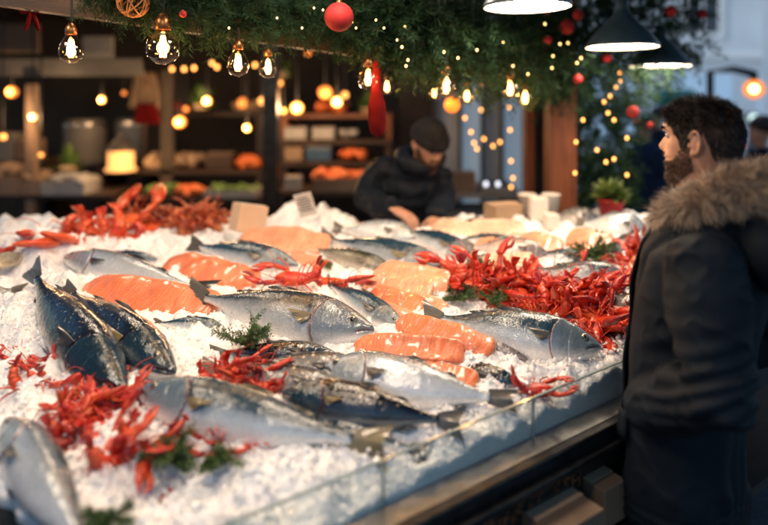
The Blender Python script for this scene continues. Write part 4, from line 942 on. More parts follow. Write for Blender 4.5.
k = MB(); k.ell((0, 0, 0), (.036,) * 3, 14, 20); o = k.build('orange_bauble', emis('orange_bauble_glow', (1, .25, .03), .4)); o.location = A(452, 105, 2.7); tag(o, 'orange bauble hanging above the fishmonger, its brightness put in as glow', 'lantern')  # a bauble, no lamp: the light on it is put in as emission
# ================================================================== PRICE CARD, BOXES, CUPS ON THE COUNTER
def rect_box(name, label, cat, px0, py0, px1, py1, Y, depth, m, rz=0, bevel=.004, group=None):
    a = A(px0, py1, Y); b = A(px1, py0, Y); wd = b[0] - a[0]; ht = b[2] - a[2]
    k = MB(); k.box((0, 0, ht / 2), (wd, depth, ht)); o = k.build(name, M[m], smooth=False, bevel=bevel)
    o.location = ((a[0] + b[0]) / 2, Y + depth / 2, a[2]); o.rotation_euler = (0, 0, R(rz)); tag(o, label, cat, group); return o
p = P(309, 216, .10); r = empty('price_card', p, 'small white price card standing in the mound of ice', 'price card')
k = MB(); k.box((0, 0, .055), (.085, .003, .11)); o = k.build('card', M['white'], r, smooth=False)
k = MB()
for i in range(6): k.box((-.004 + .006 * (i % 2), -.0025, .088 - i * .012), (.05 + .012 * ((i * 7) % 3) / 2, .001, .0035))
k.build('print_lines', M['gap'], r, smooth=False); r.rotation_euler = (R(12), R(-14), R(-14))
p = P(246, 232, .05); r = empty('cardboard_box', p, 'pale cardboard box standing on ice left of the price card', 'box'); k = MB(); k.box((0, 0, .06), (.13, .11, .12)); k.build('carton', M['cardp'], r, smooth=False, bevel=.004)
k = MB(); k.box((0, 0, .122), (.134, .03, .002)); k.build('tape', M['white'], r, smooth=False); r.rotation_euler = (R(-4), R(12), R(32))
r = empty('takeaway_box', A(503, 226, 2.92), 'brown cardboard box at the back of the counter', 'box'); k = MB(); k.box((0, 0, .06), (.15, .12, .10)); k.build('carton', M['card'], r, smooth=False, bevel=.005)
k = MB(); k.box((0, 0, .1115), (.152, .04, .003)); k.build('tape', M['cardp'], r, smooth=False); r.rotation_euler = (0, 0, R(20))
def cup_stack(px, py, Y, rr, hh, lb, m='white'):
    r = empty('paper_tub', A(px, py, Y), lb, 'paper tub', 'paper tubs on the counter'); k = MB()
    k.lathe([(.001, 0), (rr * .72, 0), (rr * .97, hh * .93), (rr * 1.03, hh * .94), (rr * 1.03, hh), (rr * .95, hh), (rr * .7, .01), (.001, .01)], 24); k.build('tub', M[m], r)
cup_stack(527, 214, 2.98, .045, .10, 'left white paper tub behind the brown box'); cup_stack(551, 214, 2.98, .045, .10, 'right white paper tub in front of the wooden post')
k = MB(); k.box((0, 0, 0), (.085, .07, .11)); o = k.build('paper_bag', M['white'], smooth=False, bevel=.01); o.location = A(538, 208, 2.86); tag(o, 'cream paper bag between the two white tubs', 'bag')
k = MB(); k.box((0, 0, 0), (.06, .08, .07)); o = k.build('paper_box', M['white'], smooth=False, bevel=.006); o.location = A(551, 221, 2.8); tag(o, 'small pale box below the right white tub', 'box')
# flower pot
r = empty('potted_plant', A(611, 219, 2.93), 'yellow-green leafy plant in a red pot at the back of the counter', 'plant'); k = MB(); k.lathe([(.001, 0), (.045, 0), (.062, .085), (.066, .085), (.066, .10), (.056, .10), (.05, .02), (.001, .02)], 24); k.build('pot', M['redb'], r)
k = MB()
for i in range(150):
    a = rng.random() * 6.283; e = .15 + 1.3 * rng.random(); L = .06 + .07 * rng.random(); d = np.array([math.cos(a) * math.cos(e), math.sin(a) * math.cos(e), math.sin(e)])
    s = nrm(np.cross(d, (0, 0, 1))); c = np.array([0, 0, .09]); w_ = .012 + .008 * rng.random(); u = np.cross(s, d)
    q = [c + d * L * .35, c + d * L * .6 + s * w_, c + d * L * 1.0 - u * .02, c + d * L * .6 - s * w_]; k.add(q, [[0, 1, 2, 3]])
k.build('leaves', M['leafy'], r, smooth=False)
# boxes on the lower shelf
def carton(label, px0, py0, px1, py1, Y, d, rz):
    r = empty('cardboard_box', A((px0 + px1) / 2, py1, Y), label, 'box'); wd = (px1 - px0) / F * Y; ht = (py1 - py0) / F * Y
    k = MB(); k.box((0, 0, ht / 2), (wd, d, ht)); k.build('carton', M['card_shaded'], r, smooth=False, bevel=.003); k = MB(); k.box((0, 0, ht + .001), (wd * .99, .03, .002)); k.build('tape', M['card'], r, smooth=False); r.rotation_euler = (0, 0, R(rz))
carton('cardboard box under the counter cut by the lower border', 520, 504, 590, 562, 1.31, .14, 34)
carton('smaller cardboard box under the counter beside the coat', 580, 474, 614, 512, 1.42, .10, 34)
r = empty('slatted_crate', A(604, 527, 1.44), 'black slatted plastic crate under the counter beside the coat', 'crate', rz=R(35)); 
for z in (-.06, -.03, 0.0, .027): 
    k = MB(); k.box((0, -.07, z), (.22, .006, .018)); k.box((0, .07, z), (.22, .006, .018)); k.box((-.11, 0, z), (.006, .146, .018)); k.box((.11, 0, z), (.006, .146, .018)); k.build('slat_row', M['crate'] if 'crate' in M else M['frame'], r, smooth=False, bevel=.002)
k = MB()
for i in range(7): k.box((-.10 + i * .033, 0, .033), (.020, .146, .006))
k.build('top_slats', M['frame'], r, smooth=False)

# ================================================================== BACKGROUND STALLS
M['wallb'] = mat('stall_wall', (.035, .026, .02), .8, c2=(.06, .045, .034), scale=2)
M['tan'] = mat('tan_board', (.16, .10, .065), .7, c2=(.22, .15, .10), scale=4)
M['greyb'] = mat('grey_board', (.10, .095, .09), .6, c2=(.14, .13, .12), scale=4)
M['bluetub'] = mat('blue_tub', (.02, .05, .10), .4, c2=(.03, .07, .13), scale=4)
M['palegrey'] = mat('pale_grey', (.22, .22, .22), .5, c2=(.32, .31, .30), scale=5)
M['slate'] = mat('slate_plastic', (.045, .06, .075), .5, c2=(.06, .075, .09), scale=5)
M['facade'] = mat('facade_render', (.52, .58, .64), .8, c2=(.62, .68, .74), scale=.6, bump=.2, bscale=12)
M['facade2'] = mat('facade_pale', (.70, .74, .78), .8, c2=(.78, .81, .84), scale=.8)
M['stone'] = mat('facade_stone', (.34, .38, .43), .8, c2=(.42, .46, .52), scale=1.2)
M['wing'] = mat('window_glass', (.03, .04, .055), .08, c2=(.05, .06, .08), scale=2)
M['orangeb'] = mat('orange_crate', (.55, .11, .025), .5, c2=(.62, .16, .04), scale=6)
M['greenb'] = mat('green_veg', (.05, .12, .02), .6, c2=(.12, .2, .04), scale=14)
M['warmlamp'] = emis('warm_lamp', (1, .40, .09), 1.2)
M['warmlow'] = emis('warm_low', (1, .32, .07), .32)
M['coolglow'] = emis('cool_window_glow', (.42, .58, .75), .10)
M['warmglow'] = emis('warm_window_glow', (1, .45, .16), .15)
def shelf(label, px0, px1, py, Y, items, d=.5, m='wooddk', cat='shelf', name='market_shelf'):
    a = A(px0, py, Y); b = A(px1, py, Y); r = empty(name, ((a[0] + b[0]) / 2, Y, 0), label, cat); L = b[0] - a[0]
    k = MB(); k.box((0, d / 2, a[2]), (L, d, .035)); k.build('board', M[m], r, smooth=False)
    for s in (-1, 1):
        k = MB(); k.box((s * (L / 2 - .03), d / 2, a[2] / 2 - .018), (.05, d * .9, a[2])); k.build('side', M[m], r, smooth=False)
    for it in items: thing_on(Y + .03, py, *it)
    return r
def thing_on(Y, py, kind, px0, px1, h, m, label, cat):
    a = A(px0, py, Y); b = A(px1, py - h, Y); cx = (a[0] + b[0]) / 2; wd = abs(b[0] - a[0]); ht = b[2] - a[2]; z = a[2] + .02
    k = MB(); nm = {'box': 'goods_box', 'crate': 'goods_crate', 'jar': 'storage_jar', 'heap': 'goods_heap', 'plant': 'leafy_plant', 'disc': 'round_tub', 'tray': 'goods_tray'}[kind]
    r = empty(nm, (cx, Y + .1, z), label, cat)
    if kind in ('box',): k.box((0, 0, ht / 2), (wd, min(wd, .3), ht)); k.build('carton', M[m], r, smooth=False, bevel=.01); k = MB(); k.box((0, 0, ht + .002), (wd * 1.02, min(wd, .3) * .3, .006)); k.build('tape', M['tan'], r, smooth=False)
    elif kind in ('crate', 'tray'):
        d = .28
        for s in (-1, 1): k.box((0, s * d / 2, ht * .3), (wd, .012, ht * .6)); k.box((s * wd / 2, 0, ht * .3), (.012, d, ht * .6))
        k.box((0, 0, .01), (wd, d, .015)); k.build('crate', M['tan' if kind == 'crate' else 'palegrey'], r, smooth=False)
        q = MB(); n = max(10, int(wd / .05) * 4)
        for i in range(n):
            s_ = ht * .28; q.ell(((rng.random() - .5) * (wd - .05), (rng.random() - .5) * (d - .05), ht * .5 + rng.random() * ht * .25), (s_ * 1.2, s_, s_ * .8), 6, 8, rotm(rng.random(), rng.random(), rng.random() * 3))
        q.build('goods', M[m], r)
    elif kind == 'jar':
        k.lathe([(.001, 0), (wd / 2, 0), (wd / 2, ht * .75), (wd * .3, ht * .88), (wd * .3, ht), (.001, ht)], 20); k.build('jar', M[m], r); k = MB(); k.lathe([(wd * .33, ht * .92), (wd * .33, ht * 1.04), (.001, ht * 1.04)], 20); k.build('lid', M['steel'], r)
    elif kind == 'disc': k.lathe([(.001, 0), (wd * .46, 0), (wd * .5, ht * .1), (wd * .5, ht * .9), (wd * .46, ht), (.001, ht)], 28, (0, 0, 0)); k.build('tub', M[m], r); k = MB(); k.lathe([(wd * .51, ht * .86), (wd * .51, ht * .95), (wd * .3, ht * .99)], 28); k.build('lid', M['steel'], r)
    elif kind == 'heap':
        for i in range(24):
            s_ = ht * .40; f = rng.random(); k.ell(((i / 23 - .5) * wd * .85, (rng.random() - .5) * .2, s_ * .7 + rng.random() * ht * .45), (s_ * 1.1, s_ * .9, s_ * .7), 7, 9, rotm(rng.random(), rng.random(), rng.random() * 3))
        k.build('goods', M[m], r)
    elif kind == 'plant':
        for i in range(110):
            az = rng.random() * 6.283; e = .1 + 1.4 * rng.random(); L = ht * (.5 + .5 * rng.random()); d = np.array([math.cos(az) * math.cos(e) * wd / ht * .6, math.sin(az) * math.cos(e) * .5, math.sin(e)]); s = nrm(np.cross(d, (0, 0, 1))); w_ = .018 + .012 * rng.random()
            q = [d * L * .2, d * L * .6 + s * w_, d * L + np.array([0, 0, -.01]), d * L * .6 - s * w_]; k.add(q, [[0, 1, 2, 3]])
        k.build('leaves', M[m], r, smooth=False); k = MB(); k.lathe([(.001, -.0), (wd * .2, 0), (wd * .25, ht * .2), (.001, ht * .2)], 16); k.build('pot', M['card'], r)
k = MB(); k.box((-3.4, 6.6, 1.5), (9.0, .1, 3.0)); tag(k.build('market_hall_wall', M['wallb'], smooth=False), 'dark brown wall closing the market stalls behind the counter', 'wall')
k = MB(); k.box((-3.6, 5.3, 2.72), (7.6, 2.6, .06)); tag(k.build('stall_roof', M['wooddk'], smooth=False), 'dark flat roof of the stall behind at left', 'roof')
k = MB(); a = A(-60, 58, 4.7); b = A(142, 76, 4.7); k.box(((a[0] + b[0]) / 2, 4.7, (a[2] + b[2]) / 2), (b[0] - a[0], .03, a[2] - b[2] + .0), rotm(R(20))); tag(k.build('awning', M['greyb'], smooth=False), 'blurred grey awning strip at left behind the pear-shaped bulb', 'awning')
rect_box('sign_board', 'blurred tan sign board at the upper left corner', 'board', -20, 24, 38, 52, 4.8, .04, 'tan'); rect_box('sign_board', 'pale blurred board between the first and the globe bulb', 'board', 82, 36, 112, 60, 4.9, .04, 'palegrey')
rect_box('stall_post', 'tan wooden post of the stall at far left', 'post', 25, 84, 34, 300, 4.6, .07, 'tan'); rect_box('stall_post', 'dark post of the rear stall right of the globe bulb', 'post', 160, 70, 172, 300, 5.0, .08, 'wallb')
shelf('dark shelf at far left carrying crates and a plant', -60, 112, 197, 4.6, [('crate', -16, 22, 30, 'tan', 'blurred wooden crate on the lower left shelf', 'crate'), ('crate', 24, 42, 26, 'tan', 'narrow blurred wooden crate beside the blue-white tray', 'crate'), ('tray', 44, 86, 22, 'palegrey', 'blue-white blurred tray on the lower left shelf', 'tray')])
shelf('upper shelf at far left with grey boxes', -60, 44, 164, 4.9, [('box', -10, 12, 28, 'greyb', 'blurred grey box at the left border', 'box'), ('box', 14, 34, 22, 'tan', 'blurred tan box on the upper left shelf', 'box')])
thing_on(4.7, 176, 'plant', 44, 80, 34, 'greenb', 'blurred dark green plant behind the lobsters', 'plant')
thing_on(5.4, 168, 'disc', 60, 100, 46, 'greyb', 'large blurred grey round basket behind the plant', 'basket')
thing_on(5.5, 165, 'disc', 112, 152, 44, 'slate', 'large dark blue-grey tub behind the lantern', 'tub')
shelf('long dark shelf with lantern and loaves', 96, 262, 172, 5.0, [('heap', 146, 172, 16, 'card', 'blurred brown goods right of the lantern', 'goods'), ('heap', 174, 200, 16, 'tan', 'blurred tan goods in the middle of the long shelf', 'goods'), ('box', 206, 232, 16, 'wooddk', 'dark blurred box on the long shelf', 'box'), ('heap', 236, 258, 14, 'orangeb', 'orange-brown goods at the pillar end of the long shelf', 'goods')])
shelf('lower dark shelf with vegetables', 130, 262, 200, 4.6, [('heap', 140, 172, 11, 'greenb', 'yellow-green goods at the left of the lower shelf', 'goods'), ('heap', 175, 200, 11, 'orangeb', 'orange goods on the lower shelf', 'goods'), ('tray', 206, 256, 12, 'greenb', 'tray of green vegetables on the lower shelf', 'tray')])
shelf('upper shelf with boxes lit by small lamps, middle', 140, 262, 114, 5.4, [('heap', 150, 178, 12, 'redb', 'dark red goods on the upper middle shelf', 'goods'), ('heap', 232, 262, 12, 'card', 'brown goods beside the pillar on the upper shelf', 'goods')])
shelf('upper shelf right of the pillar with warm lamps', 280, 392, 116, 5.0, [('heap', 286, 300, 10, 'greenb', 'small green goods right of the pillar', 'goods'), ('heap', 318, 346, 16, 'orangeb', 'orange goods on the warm shelf', 'goods'), ('plant', 350, 385, 30, 'greenb', 'green foliage over the warm shelf', 'plant')], m='woodr')
shelf('middle shelf right of the pillar with white boxes', 280, 392, 142, 4.9, [('box', 284, 306, 12, 'palegrey', 'white-grey box left on the middle shelf', 'box'), ('box', 312, 334, 12, 'palegrey', 'white-grey box in the middle of the shelf', 'box'), ('heap', 340, 356, 10, 'palegrey', 'pale goods at the right of the middle shelf', 'goods')])
shelf('counter shelf with blue box and orange goods behind the price card', 280, 392, 164, 4.8, [('box', 306, 331, 14, 'bluetub', 'blue blurred box behind the price card', 'box'), ('heap', 340, 366, 12, 'orangeb', 'orange goods beside the blue box', 'goods'), ('box', 284, 302, 13, 'tan', 'tan box left of the blue box', 'box')])
shelf('low counter with orange crate left of the fishmonger', 276, 392, 194, 4.5, [('crate', 314, 366, 22, 'orangeb', 'long orange crate behind the price card', 'crate'), ('box', 284, 300, 14, 'palegrey', 'pale box right of the pillar foot', 'box')])
shelf('steel work counter right behind the fishmonger', 444, 524, 196, 4.3, [('box', 450, 476, 20, 'tan', 'brown box on the steel counter', 'box'), ('tray', 482, 514, 12, 'slate', 'dark tray on the steel counter', 'tray')], m='palegrey')
shelf('low slate counter behind the brown box', 444, 524, 218, 4.1, [], m='slate')
rect_box('back_cupboard', 'dark brown cupboard behind the woollen hat', 'cupboard', 398, 70, 440, 190, 5.6, .4, 'wooddk')
def hanging_cloth(px0, px1, py0, py1, Y, m, label):
    a = A(px0, py0, Y); b = A(px1, py1, Y); k = MB(); u = np.linspace(0, 1, 40)[:, None]; v = np.linspace(0, 1, 14)[None]
    wd = (b[0] - a[0]) * (.55 + .45 * v ** .6); x = (a[0] + b[0]) / 2 + (u - .5) * wd; z = a[2] + (b[2] - a[2]) * v + 0 * u; y = Y + .03 * np.sin(u * 26) * (.3 + v) + 0 * z
    k.add(np.stack(np.broadcast_arrays(x, y, z), -1), gridf(40, 14, False)); o = k.build('hanging_cloth', M[m]); q = o.modifiers.new('s', 'SOLIDIFY'); q.thickness = .01; tag(o, label, 'cloth')
hanging_cloth(130, 161, 72, 108, 5.0, 'tan', 'beige cloth hanging blurred above the dark tub'); hanging_cloth(134, 160, 104, 124, 4.95, 'redv', 'dark red cloth hanging under the beige one')
thing_on(4.9, 112, 'plant', 180, 216, 30, 'greenb', 'green foliage under the narrow hanging bulb', 'plant')
thing_on(4.9, 80, 'plant', 250, 300, 30, 'greenb', 'dark foliage at the head of the pillar', 'plant')
# lantern
r = empty('lantern', A(121, 171, 4.9), 'glowing warm lantern with domed top on the long shelf', 'lantern'); k = MB(); k.lathe([(.001, 0), (.13, 0), (.13, .02), (.11, .03), (.11, .17), (.08, .2), (.001, .2)], 8); k.build('lamp_body', emis('lantern_glow', (1, .50, .18), .3), r)
k = MB(); k.lathe([(.135, .17), (.12, .19), (.06, .25), (.03, .27), (.03, .30), (.001, .31)], 8); k.build('cap', M['steel'], r)
ld = bpy.data.lights.new('lantern_light', 'POINT'); ld.energy = 3; ld.color = (1, .55, .22); ld.shadow_soft_size = .1; lo = bpy.data.objects.new('lantern_light', ld); COL.objects.link(lo); lo.location = A(121, 150, 4.6)
# background lamps, each a hanging globe
def globe(px, py, Y, rr, m, lb, top=2.7, lit=0):
    c = A(px, py, Y); r = empty('globe_lamp', c, lb, 'lamp'); rr = rr * .74; k = MB(); k.ell((0, 0, 0), (rr,) * 3, 10, 14); k.build('globe', M[m], r)
    k = MB(); k.tube([(0, 0, rr * .9), (0, 0, rr * 1.2), (0, 0, max(top - c[2], rr * 2))], .006, 5); k.build('cord', M['gap'], r)
    if lit:
        ld = bpy.data.lights.new('globe_light', 'POINT'); ld.energy = lit * 1.0; ld.color = (1, .6, .3); ld.shadow_soft_size = rr; lo = bpy.data.objects.new('globe_light', ld); COL.objects.link(lo); lo.parent = r; lo.location = (0, -rr * 1.3, 0)
for i, (px, py, Y, rr, lit) in enumerate([(33, 117, 4.5, .035, 6), (3, 137, 4.4, .03, 0), (41, 155, 4.5, .022, 0), (102, 100, 5.2, .035, 4), (207, 101, 4.6, .042, 6), (247, 128, 4.6, .036, 4), (297, 108, 4.6, .062, 6), (337, 102, 4.6, .052, 8), (325, 92, 4.7, .07, 0), (243, 103, 4.9, .06, 0), (262, 101, 4.9, .04, 0), (283, 111, 4.6, .03, 0), (186, 109, 4.9, .03, 0), (180, 122, 4.8, .065, 5), (345, 95, 4.8, .035, 0), (12, 92, 4.9, .06, 3), (280, 83, 4.8, .028, 0), (308, 53, 4.8, .03, 0), (124, 93, 5.0, .025, 0)]):
    where = ['at far left above the crates', 'at the left border', 'beside the dark green plant', 'above the round basket', 'under the third hanging bulb', 'left of the pillar, lowest', 'biggest white-warm one right of the pillar', 'brightest one above the blue box', 'large orange one above the blue box', 'wide orange one left of the pillar', 'small one touching the pillar', 'small one right of the pillar', 'small one under the globe bulb', 'broad dim one left of the narrow bulbs', 'upper one left of the velvet stocking', 'wide dim one at the upper left', 'small orange one behind the narrow bulb', 'dim one under the red ball', 'dim one between basket and tub'][i]
    globe(px, py, Y, rr, 'warmlow' if i in (8, 9, 12, 13, 15, 17, 18) else 'warmlamp', 'round warm lamp of the stalls behind, ' + where, 2.68, lit)
light_string('blurred row of warm lights under the grey awning', [(87, 67), (109, 66), (125, 65), (172, 69), (184, 69), (194, 68), (212, 63), (217, 67), (255, 65)], 4.7, .014, 'fairy', False)
light_string('two white lights on the steel counter', [(486, 184), (498, 184)], 4.3, .016, 'fairyw', False)
# glazed front behind the fishmonger
r = empty('glazed_front', A(484, 300, 5.2) * [1, 1, 0], 'tall glazed front with grey-blue panes behind the light curtain', 'window'); c = r.location.x
for i, (x0, x1, m) in enumerate([(438, 458, 'stone'), (462, 480, 'coolglow'), (484, 500, 'stone'), (503, 522, 'coolglow')]):  # glowing panes stand in for sky light and reflections on the glass
    a = A(x0, 40, 5.2); b = A(x1, 164, 5.2); k = MB(); k.box(((a[0] + b[0]) / 2 - c, 0, 1.55), (b[0] - a[0], .02, 1.9)); k.build('pane', M[m], r, smooth=False)
for x in (436, 460, 482, 501.5, 524): a = A(x, 100, 5.18); k = MB(); k.box((a[0] - c, -.02, 1.4), (.03, .06, 2.7)); k.build('mullion', M['slate'], r, smooth=False)
# ---------------------------------------------------------------- street facades
k = MB(); k.box((-9, -6, 3.5), (4, 19, 7)); o = k.build('town_house', M['stone'], smooth=False); tag(o, 'unseen stone block left of the camera, added to shade the stall from the sun', 'house')  # added out of view to keep the low sun off counter and customer
def facade(label, x0, x1, Y, H, m, rows, cols, wm='wing', ang=0, lit=()):
    r = empty('town_house', ((x0 + x1) / 2, Y, 0), label, 'house', rz=ang); L = x1 - x0
    k = MB(); k.box((0, 4, H / 2), (L, 8, H)); k.build('wall', M[m], r, smooth=False)
    k = MB(); k.box((0, -.12, H - .2), (L + .3, .3, .35)); k.build('cornice', M['facade2'], r, smooth=False); k = MB(); k.box((0, -.08, 3.3), (L, .2, .25)); k.build('string_course', M['facade2'], r, smooth=False)
    for i in range(rows):
        for j in range(cols):
            wx = -L / 2 + L * (j + .5) / cols; wz = 4.9 + i * 3.0; ww = L / cols * .42; wh = 1.9
            f = MB(); 
            for s in (-1, 1): f.box((wx + s * ww / 2, -.06, wz), (.14, .14, wh + .28)); f.box((wx, -.06, wz + s * wh / 2), (ww, .13, .16))
            f.box((wx, -.05, wz), (.06, .06, wh)); fo = f.build('window', M['facade2'], r, smooth=False)
            q = MB(); q.box((wx, -.012, wz), (ww, .02, wh)); q.build('pane', M['warmglow'] if (i, j) in lit else M[wm], fo, smooth=False)
    for j in range(cols):
        wx = -L / 2 + L * (j + .5) / cols; q = MB(); q.box((wx, -.02, 1.5), (L / cols * .7, .04, 2.3)); q.build('shop_window', M['coolglow'], r, smooth=False)
    k = MB(); k.box((0, 4, H + .35), (L + .2, 8.2, .7)); k.build('roof', M['stone'], r, smooth=False)
    return r
facade('pale grey-blue house with white window frames at the end of the street', 6.2, 15, 20, 13, 'facade', 3, 3)
facade('wide grey house at the right of the street', 15.2, 27, 22, 14, 'facade2', 3, 4, ang=0)
facade('darker stone house behind the fir branches', -2, 6, 21, 12, 'stone', 3, 3, lit=((0, 1),))
facade('low pale house front close behind the customer', 9.4, 16, 12.5, 9, 'facade', 2, 2, ang=R(-25))
r = empty('shop_awning', A(676, 98, 12), 'blurred teal green shop awning left of the hair of the customer', 'awning'); k = MB(); k.box((0, 0, 0), (.8, .5, .22), rotm(R(20))); k.build('cloth', mat('teal_cloth', (.01, .16, .13), .6, c2=(.015, .2, .16), scale=3), r, smooth=False)
def street_lamp(px, py, Y, rr, m, lb, nm='street_lamp', ct='street lamp'):
    c = A(px, py, Y); r = empty(nm, (c[0], Y, 0), lb, ct); k = MB(); k.ell((0, 0, c[2]), (rr,) * 3, 12, 16); k.build('globe', m, r)
    if nm == 'street_lamp':
        k = MB(); k.tube([(0, .0, c[2] + rr * .8), (0, 0, c[2] + rr * 1.5), (0, .3, c[2] + rr * 2.2), (0, .7, c[2] + rr * 2.2), (0, .7, 0)], .035, 8); k.build('pole', M['frame'], r)
    else:
        k = MB(); k.box((0, rr, c[2]), (rr * 2.6, rr, rr * 2.6)); k.tube([(0, rr * 1.2, c[2]), (0, rr * 1.2, 0)], .04, 6); k.build('housing', M['frame'], r)
street_lamp(754, 89, 5.2, .085, emis('street_orange', (1, .26, .03), .6), 'glowing orange globe street lamp at the right border')
k = MB(); k.ell(A(754, 89, 5.08), (.035,) * 3, 8, 10); o = k.build('lamp_core', emis('street_core', (1, .75, .3), 4)); tag(o, 'bright core of the orange globe lamp', 'lamp')
street_lamp(754, 119, 9, .07, emis('cold_lamp', (.75, 1, .92), .8), 'small blue-white light behind the head of the customer', 'signal_light', 'light')
for px, py, Y, rr, lb in [(761, 123, 9.5, .06, 'red light right of the blue-white one'), (755, 153, 9.5, .07, 'red light low behind the fur collar'), (658, 129, 9.5, .07, 'upper red light left of the forehead of the customer'), (657, 144, 9, .06, 'lower red light left of the nose of the customer'), (741, 145, 9.5, .04, 'little red light at the nape of the customer')]: street_lamp(px, py, Y, rr, M['redglow'], lb, 'signal_light', 'light')
street_lamp(639, 121, 7, .04, emis('orange_signal', (1, .2, .04), 1), 'orange light at the edge of the fir branches', 'signal_light', 'light')
# ================================================================== PEOPLE
def Hs(th, z, s=1.0):
    "surface point of a head: th 0 = face, pi/2 = left ear; z from -.13 (neck) to .235"
    zz = [-.13, -.10, -.06, -.02, -.004, .006, .03, .05, .062, .066, .073, .080, .090, .098, .115, .125, .138, .150, .165, .19, .205, .220, .230, .235]
    xf = [.040, .034, .030, .036, .060, .082, .095, .088, .093, .098, .091, .097, .092, .089, .088, .087, .086, .097, .095, .086, .073, .050, .028, .002]
    zb = [-.13, -.10, -.06, 0, .03, .06, .09, .12, .15, .18, .205, .22, .23, .235]
    xb = [-.085, -.075, -.062, -.060, -.064, -.076, -.090, -.099, -.102, -.094, -.076, -.055, -.030, -.002]
    zw = [-.13, -.10, -.06, -.01, .01, .03, .06, .09, .12, .15, .18, .205, .22, .23, .235]
    wv = [.095, .068, .056, .054, .054, .057, .065, .070, .074, .077, .073, .058, .041, .022, .002]
    F_ = np.interp(z, zz, xf); Bk = np.interp(z, zb, xb); W = np.interp(z, zw, wv)
    c, sn = np.cos(th), np.sin(th); cx = -.008
    n = .86
    x = cx + np.where(c > 0, (F_ - cx), (cx - Bk)) * np.sign(c) * np.abs(c) ** n
    y = W * np.sign(sn) * np.abs(sn) ** n
    fr_ = np.clip(c, 0, 1)
    # narrow the jaw and chin towards the front
    y = y * (1 - .28 * fr_ * np.clip((.07 - z) / .07, 0, 1) * (z > -.01))
    nose = np.interp(z, [.084, .090, .096, .104, .115, .128, .142, .150], [0, .012, .026, .029, .022, .013, .004, 0]); sg = np.interp(z, [.09, .1, .13, .15], [.017, .0145, .009, .009])
    x = x + nose * np.exp(-(y / sg) ** 2) * (c > 0)
    x = x - .013 * np.exp(-((np.abs(y) - .034) / .016) ** 2 - ((z - .134) / .011) ** 2) * (c > 0)
    x = x + .004 * np.exp(-((np.abs(y) - .030) / .020) ** 2 - ((z - .150) / .006) ** 2) * (c > 0)
    y = y + np.sign(y) * .004 * np.exp(-((np.abs(th) - .95) / .3) ** 2 - ((z - .108) / .016) ** 2)
    sh = np.clip((.10 - z) / .10, 0, 1) * .26 * np.clip((x + .03) / .06, 0, 1) * np.clip((z + .03) / .03, 0, 1)
    zo = z - sh * np.clip(x - .01, 0, 1)
    return np.stack(np.broadcast_arrays(x, y, zo), -1) * s
def head_to(mb, s, Rm, o, ears=True):
    zs = np.concatenate([np.linspace(-.13, -.01, 18), np.linspace(-.006, .235, 110)]); th = np.arange(120) / 120 * 2 * np.pi; th = np.where(th > np.pi, th - 2 * np.pi, th)
    V = Hs(th[None], zs[:, None], s); nv = 120
    V = V @ Rm.T + o; b = mb.n; mb.add(V, gridf(len(zs), nv)); mb.add([V[0].mean(0), V[-1].mean(0)], np.zeros((0, 3), int)); j = np.arange(nv); k0 = mb.n - 2
    mb.f.append(np.stack([(j + 1) % nv, j, np.full(nv, 0)], 1) * 1 + 0) if False else None
    e0 = b; e1 = b + (len(zs) - 1) * nv
    mb.f.append(np.stack([e0 + (j + 1) % nv, e0 + j, np.full(nv, k0)], 1)); mb.f.append(np.stack([e1 + j, e1 + (j + 1) % nv, np.full(nv, k0 + 1)], 1))
    if ears:
        for sg in (1, -1):
            t = np.linspace(-2.3, 2.6, 20); ring = np.stack([-.012 - .017 * np.cos(t - .2) * 1.0 + .004 * np.sin(t), sg * (.0775 + .011 * np.clip(np.cos(t - .2), 0, 1) + .003), .116 + .030 * np.sin(t + .15)], 1)
            mb.tube(ring * s @ Rm.T + o, .0042 * s, 8)
            mb.ell(np.array([-.014, sg * .078, .113]) * s @ Rm.T + o, (.014 * s, .007 * s, .025 * s), 8, 12, Rm); mb.ell(np.array([-.004, sg * .079, .087]) * s @ Rm.T + o, (.008 * s, .005 * s, .010 * s), 8, 10, Rm)
            mb.ell(np.array([.004, sg * .0785, .108]) * s @ Rm.T + o, (.004 * s, .006 * s, .007 * s), 8, 10, Rm)
def hand_to(mb, wrist, d, palm_n, curl=.9, s=1.0, side=1):
    d = nrm(d); n = nrm(np.asarray(palm_n) - d * np.dot(palm_n, d)); sd = np.cross(n, d) * side
    w0 = np.asarray(wrist, float)
    mb.tube([w0 - d * .03 * s, w0 + d * .01 * s, w0 + d * .045 * s, w0 + d * .085 * s], np.array([.024, .026, .036, .037]) * s, 14, flat=.45, up=n)
    for i, (off, l) in enumerate([(-.030, .070), (-.010, .080), (.011, .075), (.030, .060)]):
        p = w0 + d * .085 * s + sd * off * s; pts = [p - d * .015 * s]; a = 0; q = p
        for j, f in enumerate((.45, .32, .25)):
            pts.append(q); a += curl * (.5 + .3 * j) + i * .05; q = q + (d * math.cos(a) + n * math.sin(a)) * l * f * s
        pts.append(q); mb.tube(pts, np.array([.0095, .0098, .0088, .0080, .0062]) * s, 8)
    p = w0 + d * .025 * s - sd * .026 * s; q1 = p + (d * .6 - sd * .6 + n * .5) * .035 * s; q2 = q1 + (d * .8 + n * .6) * .030 * s; q3 = q2 + (d * .7 + n * .5 + sd * .2) * .024 * s
    mb.tube([p, q1, q2, q3], np.array([.0125, .0118, .0102, .0075]) * s, 8)
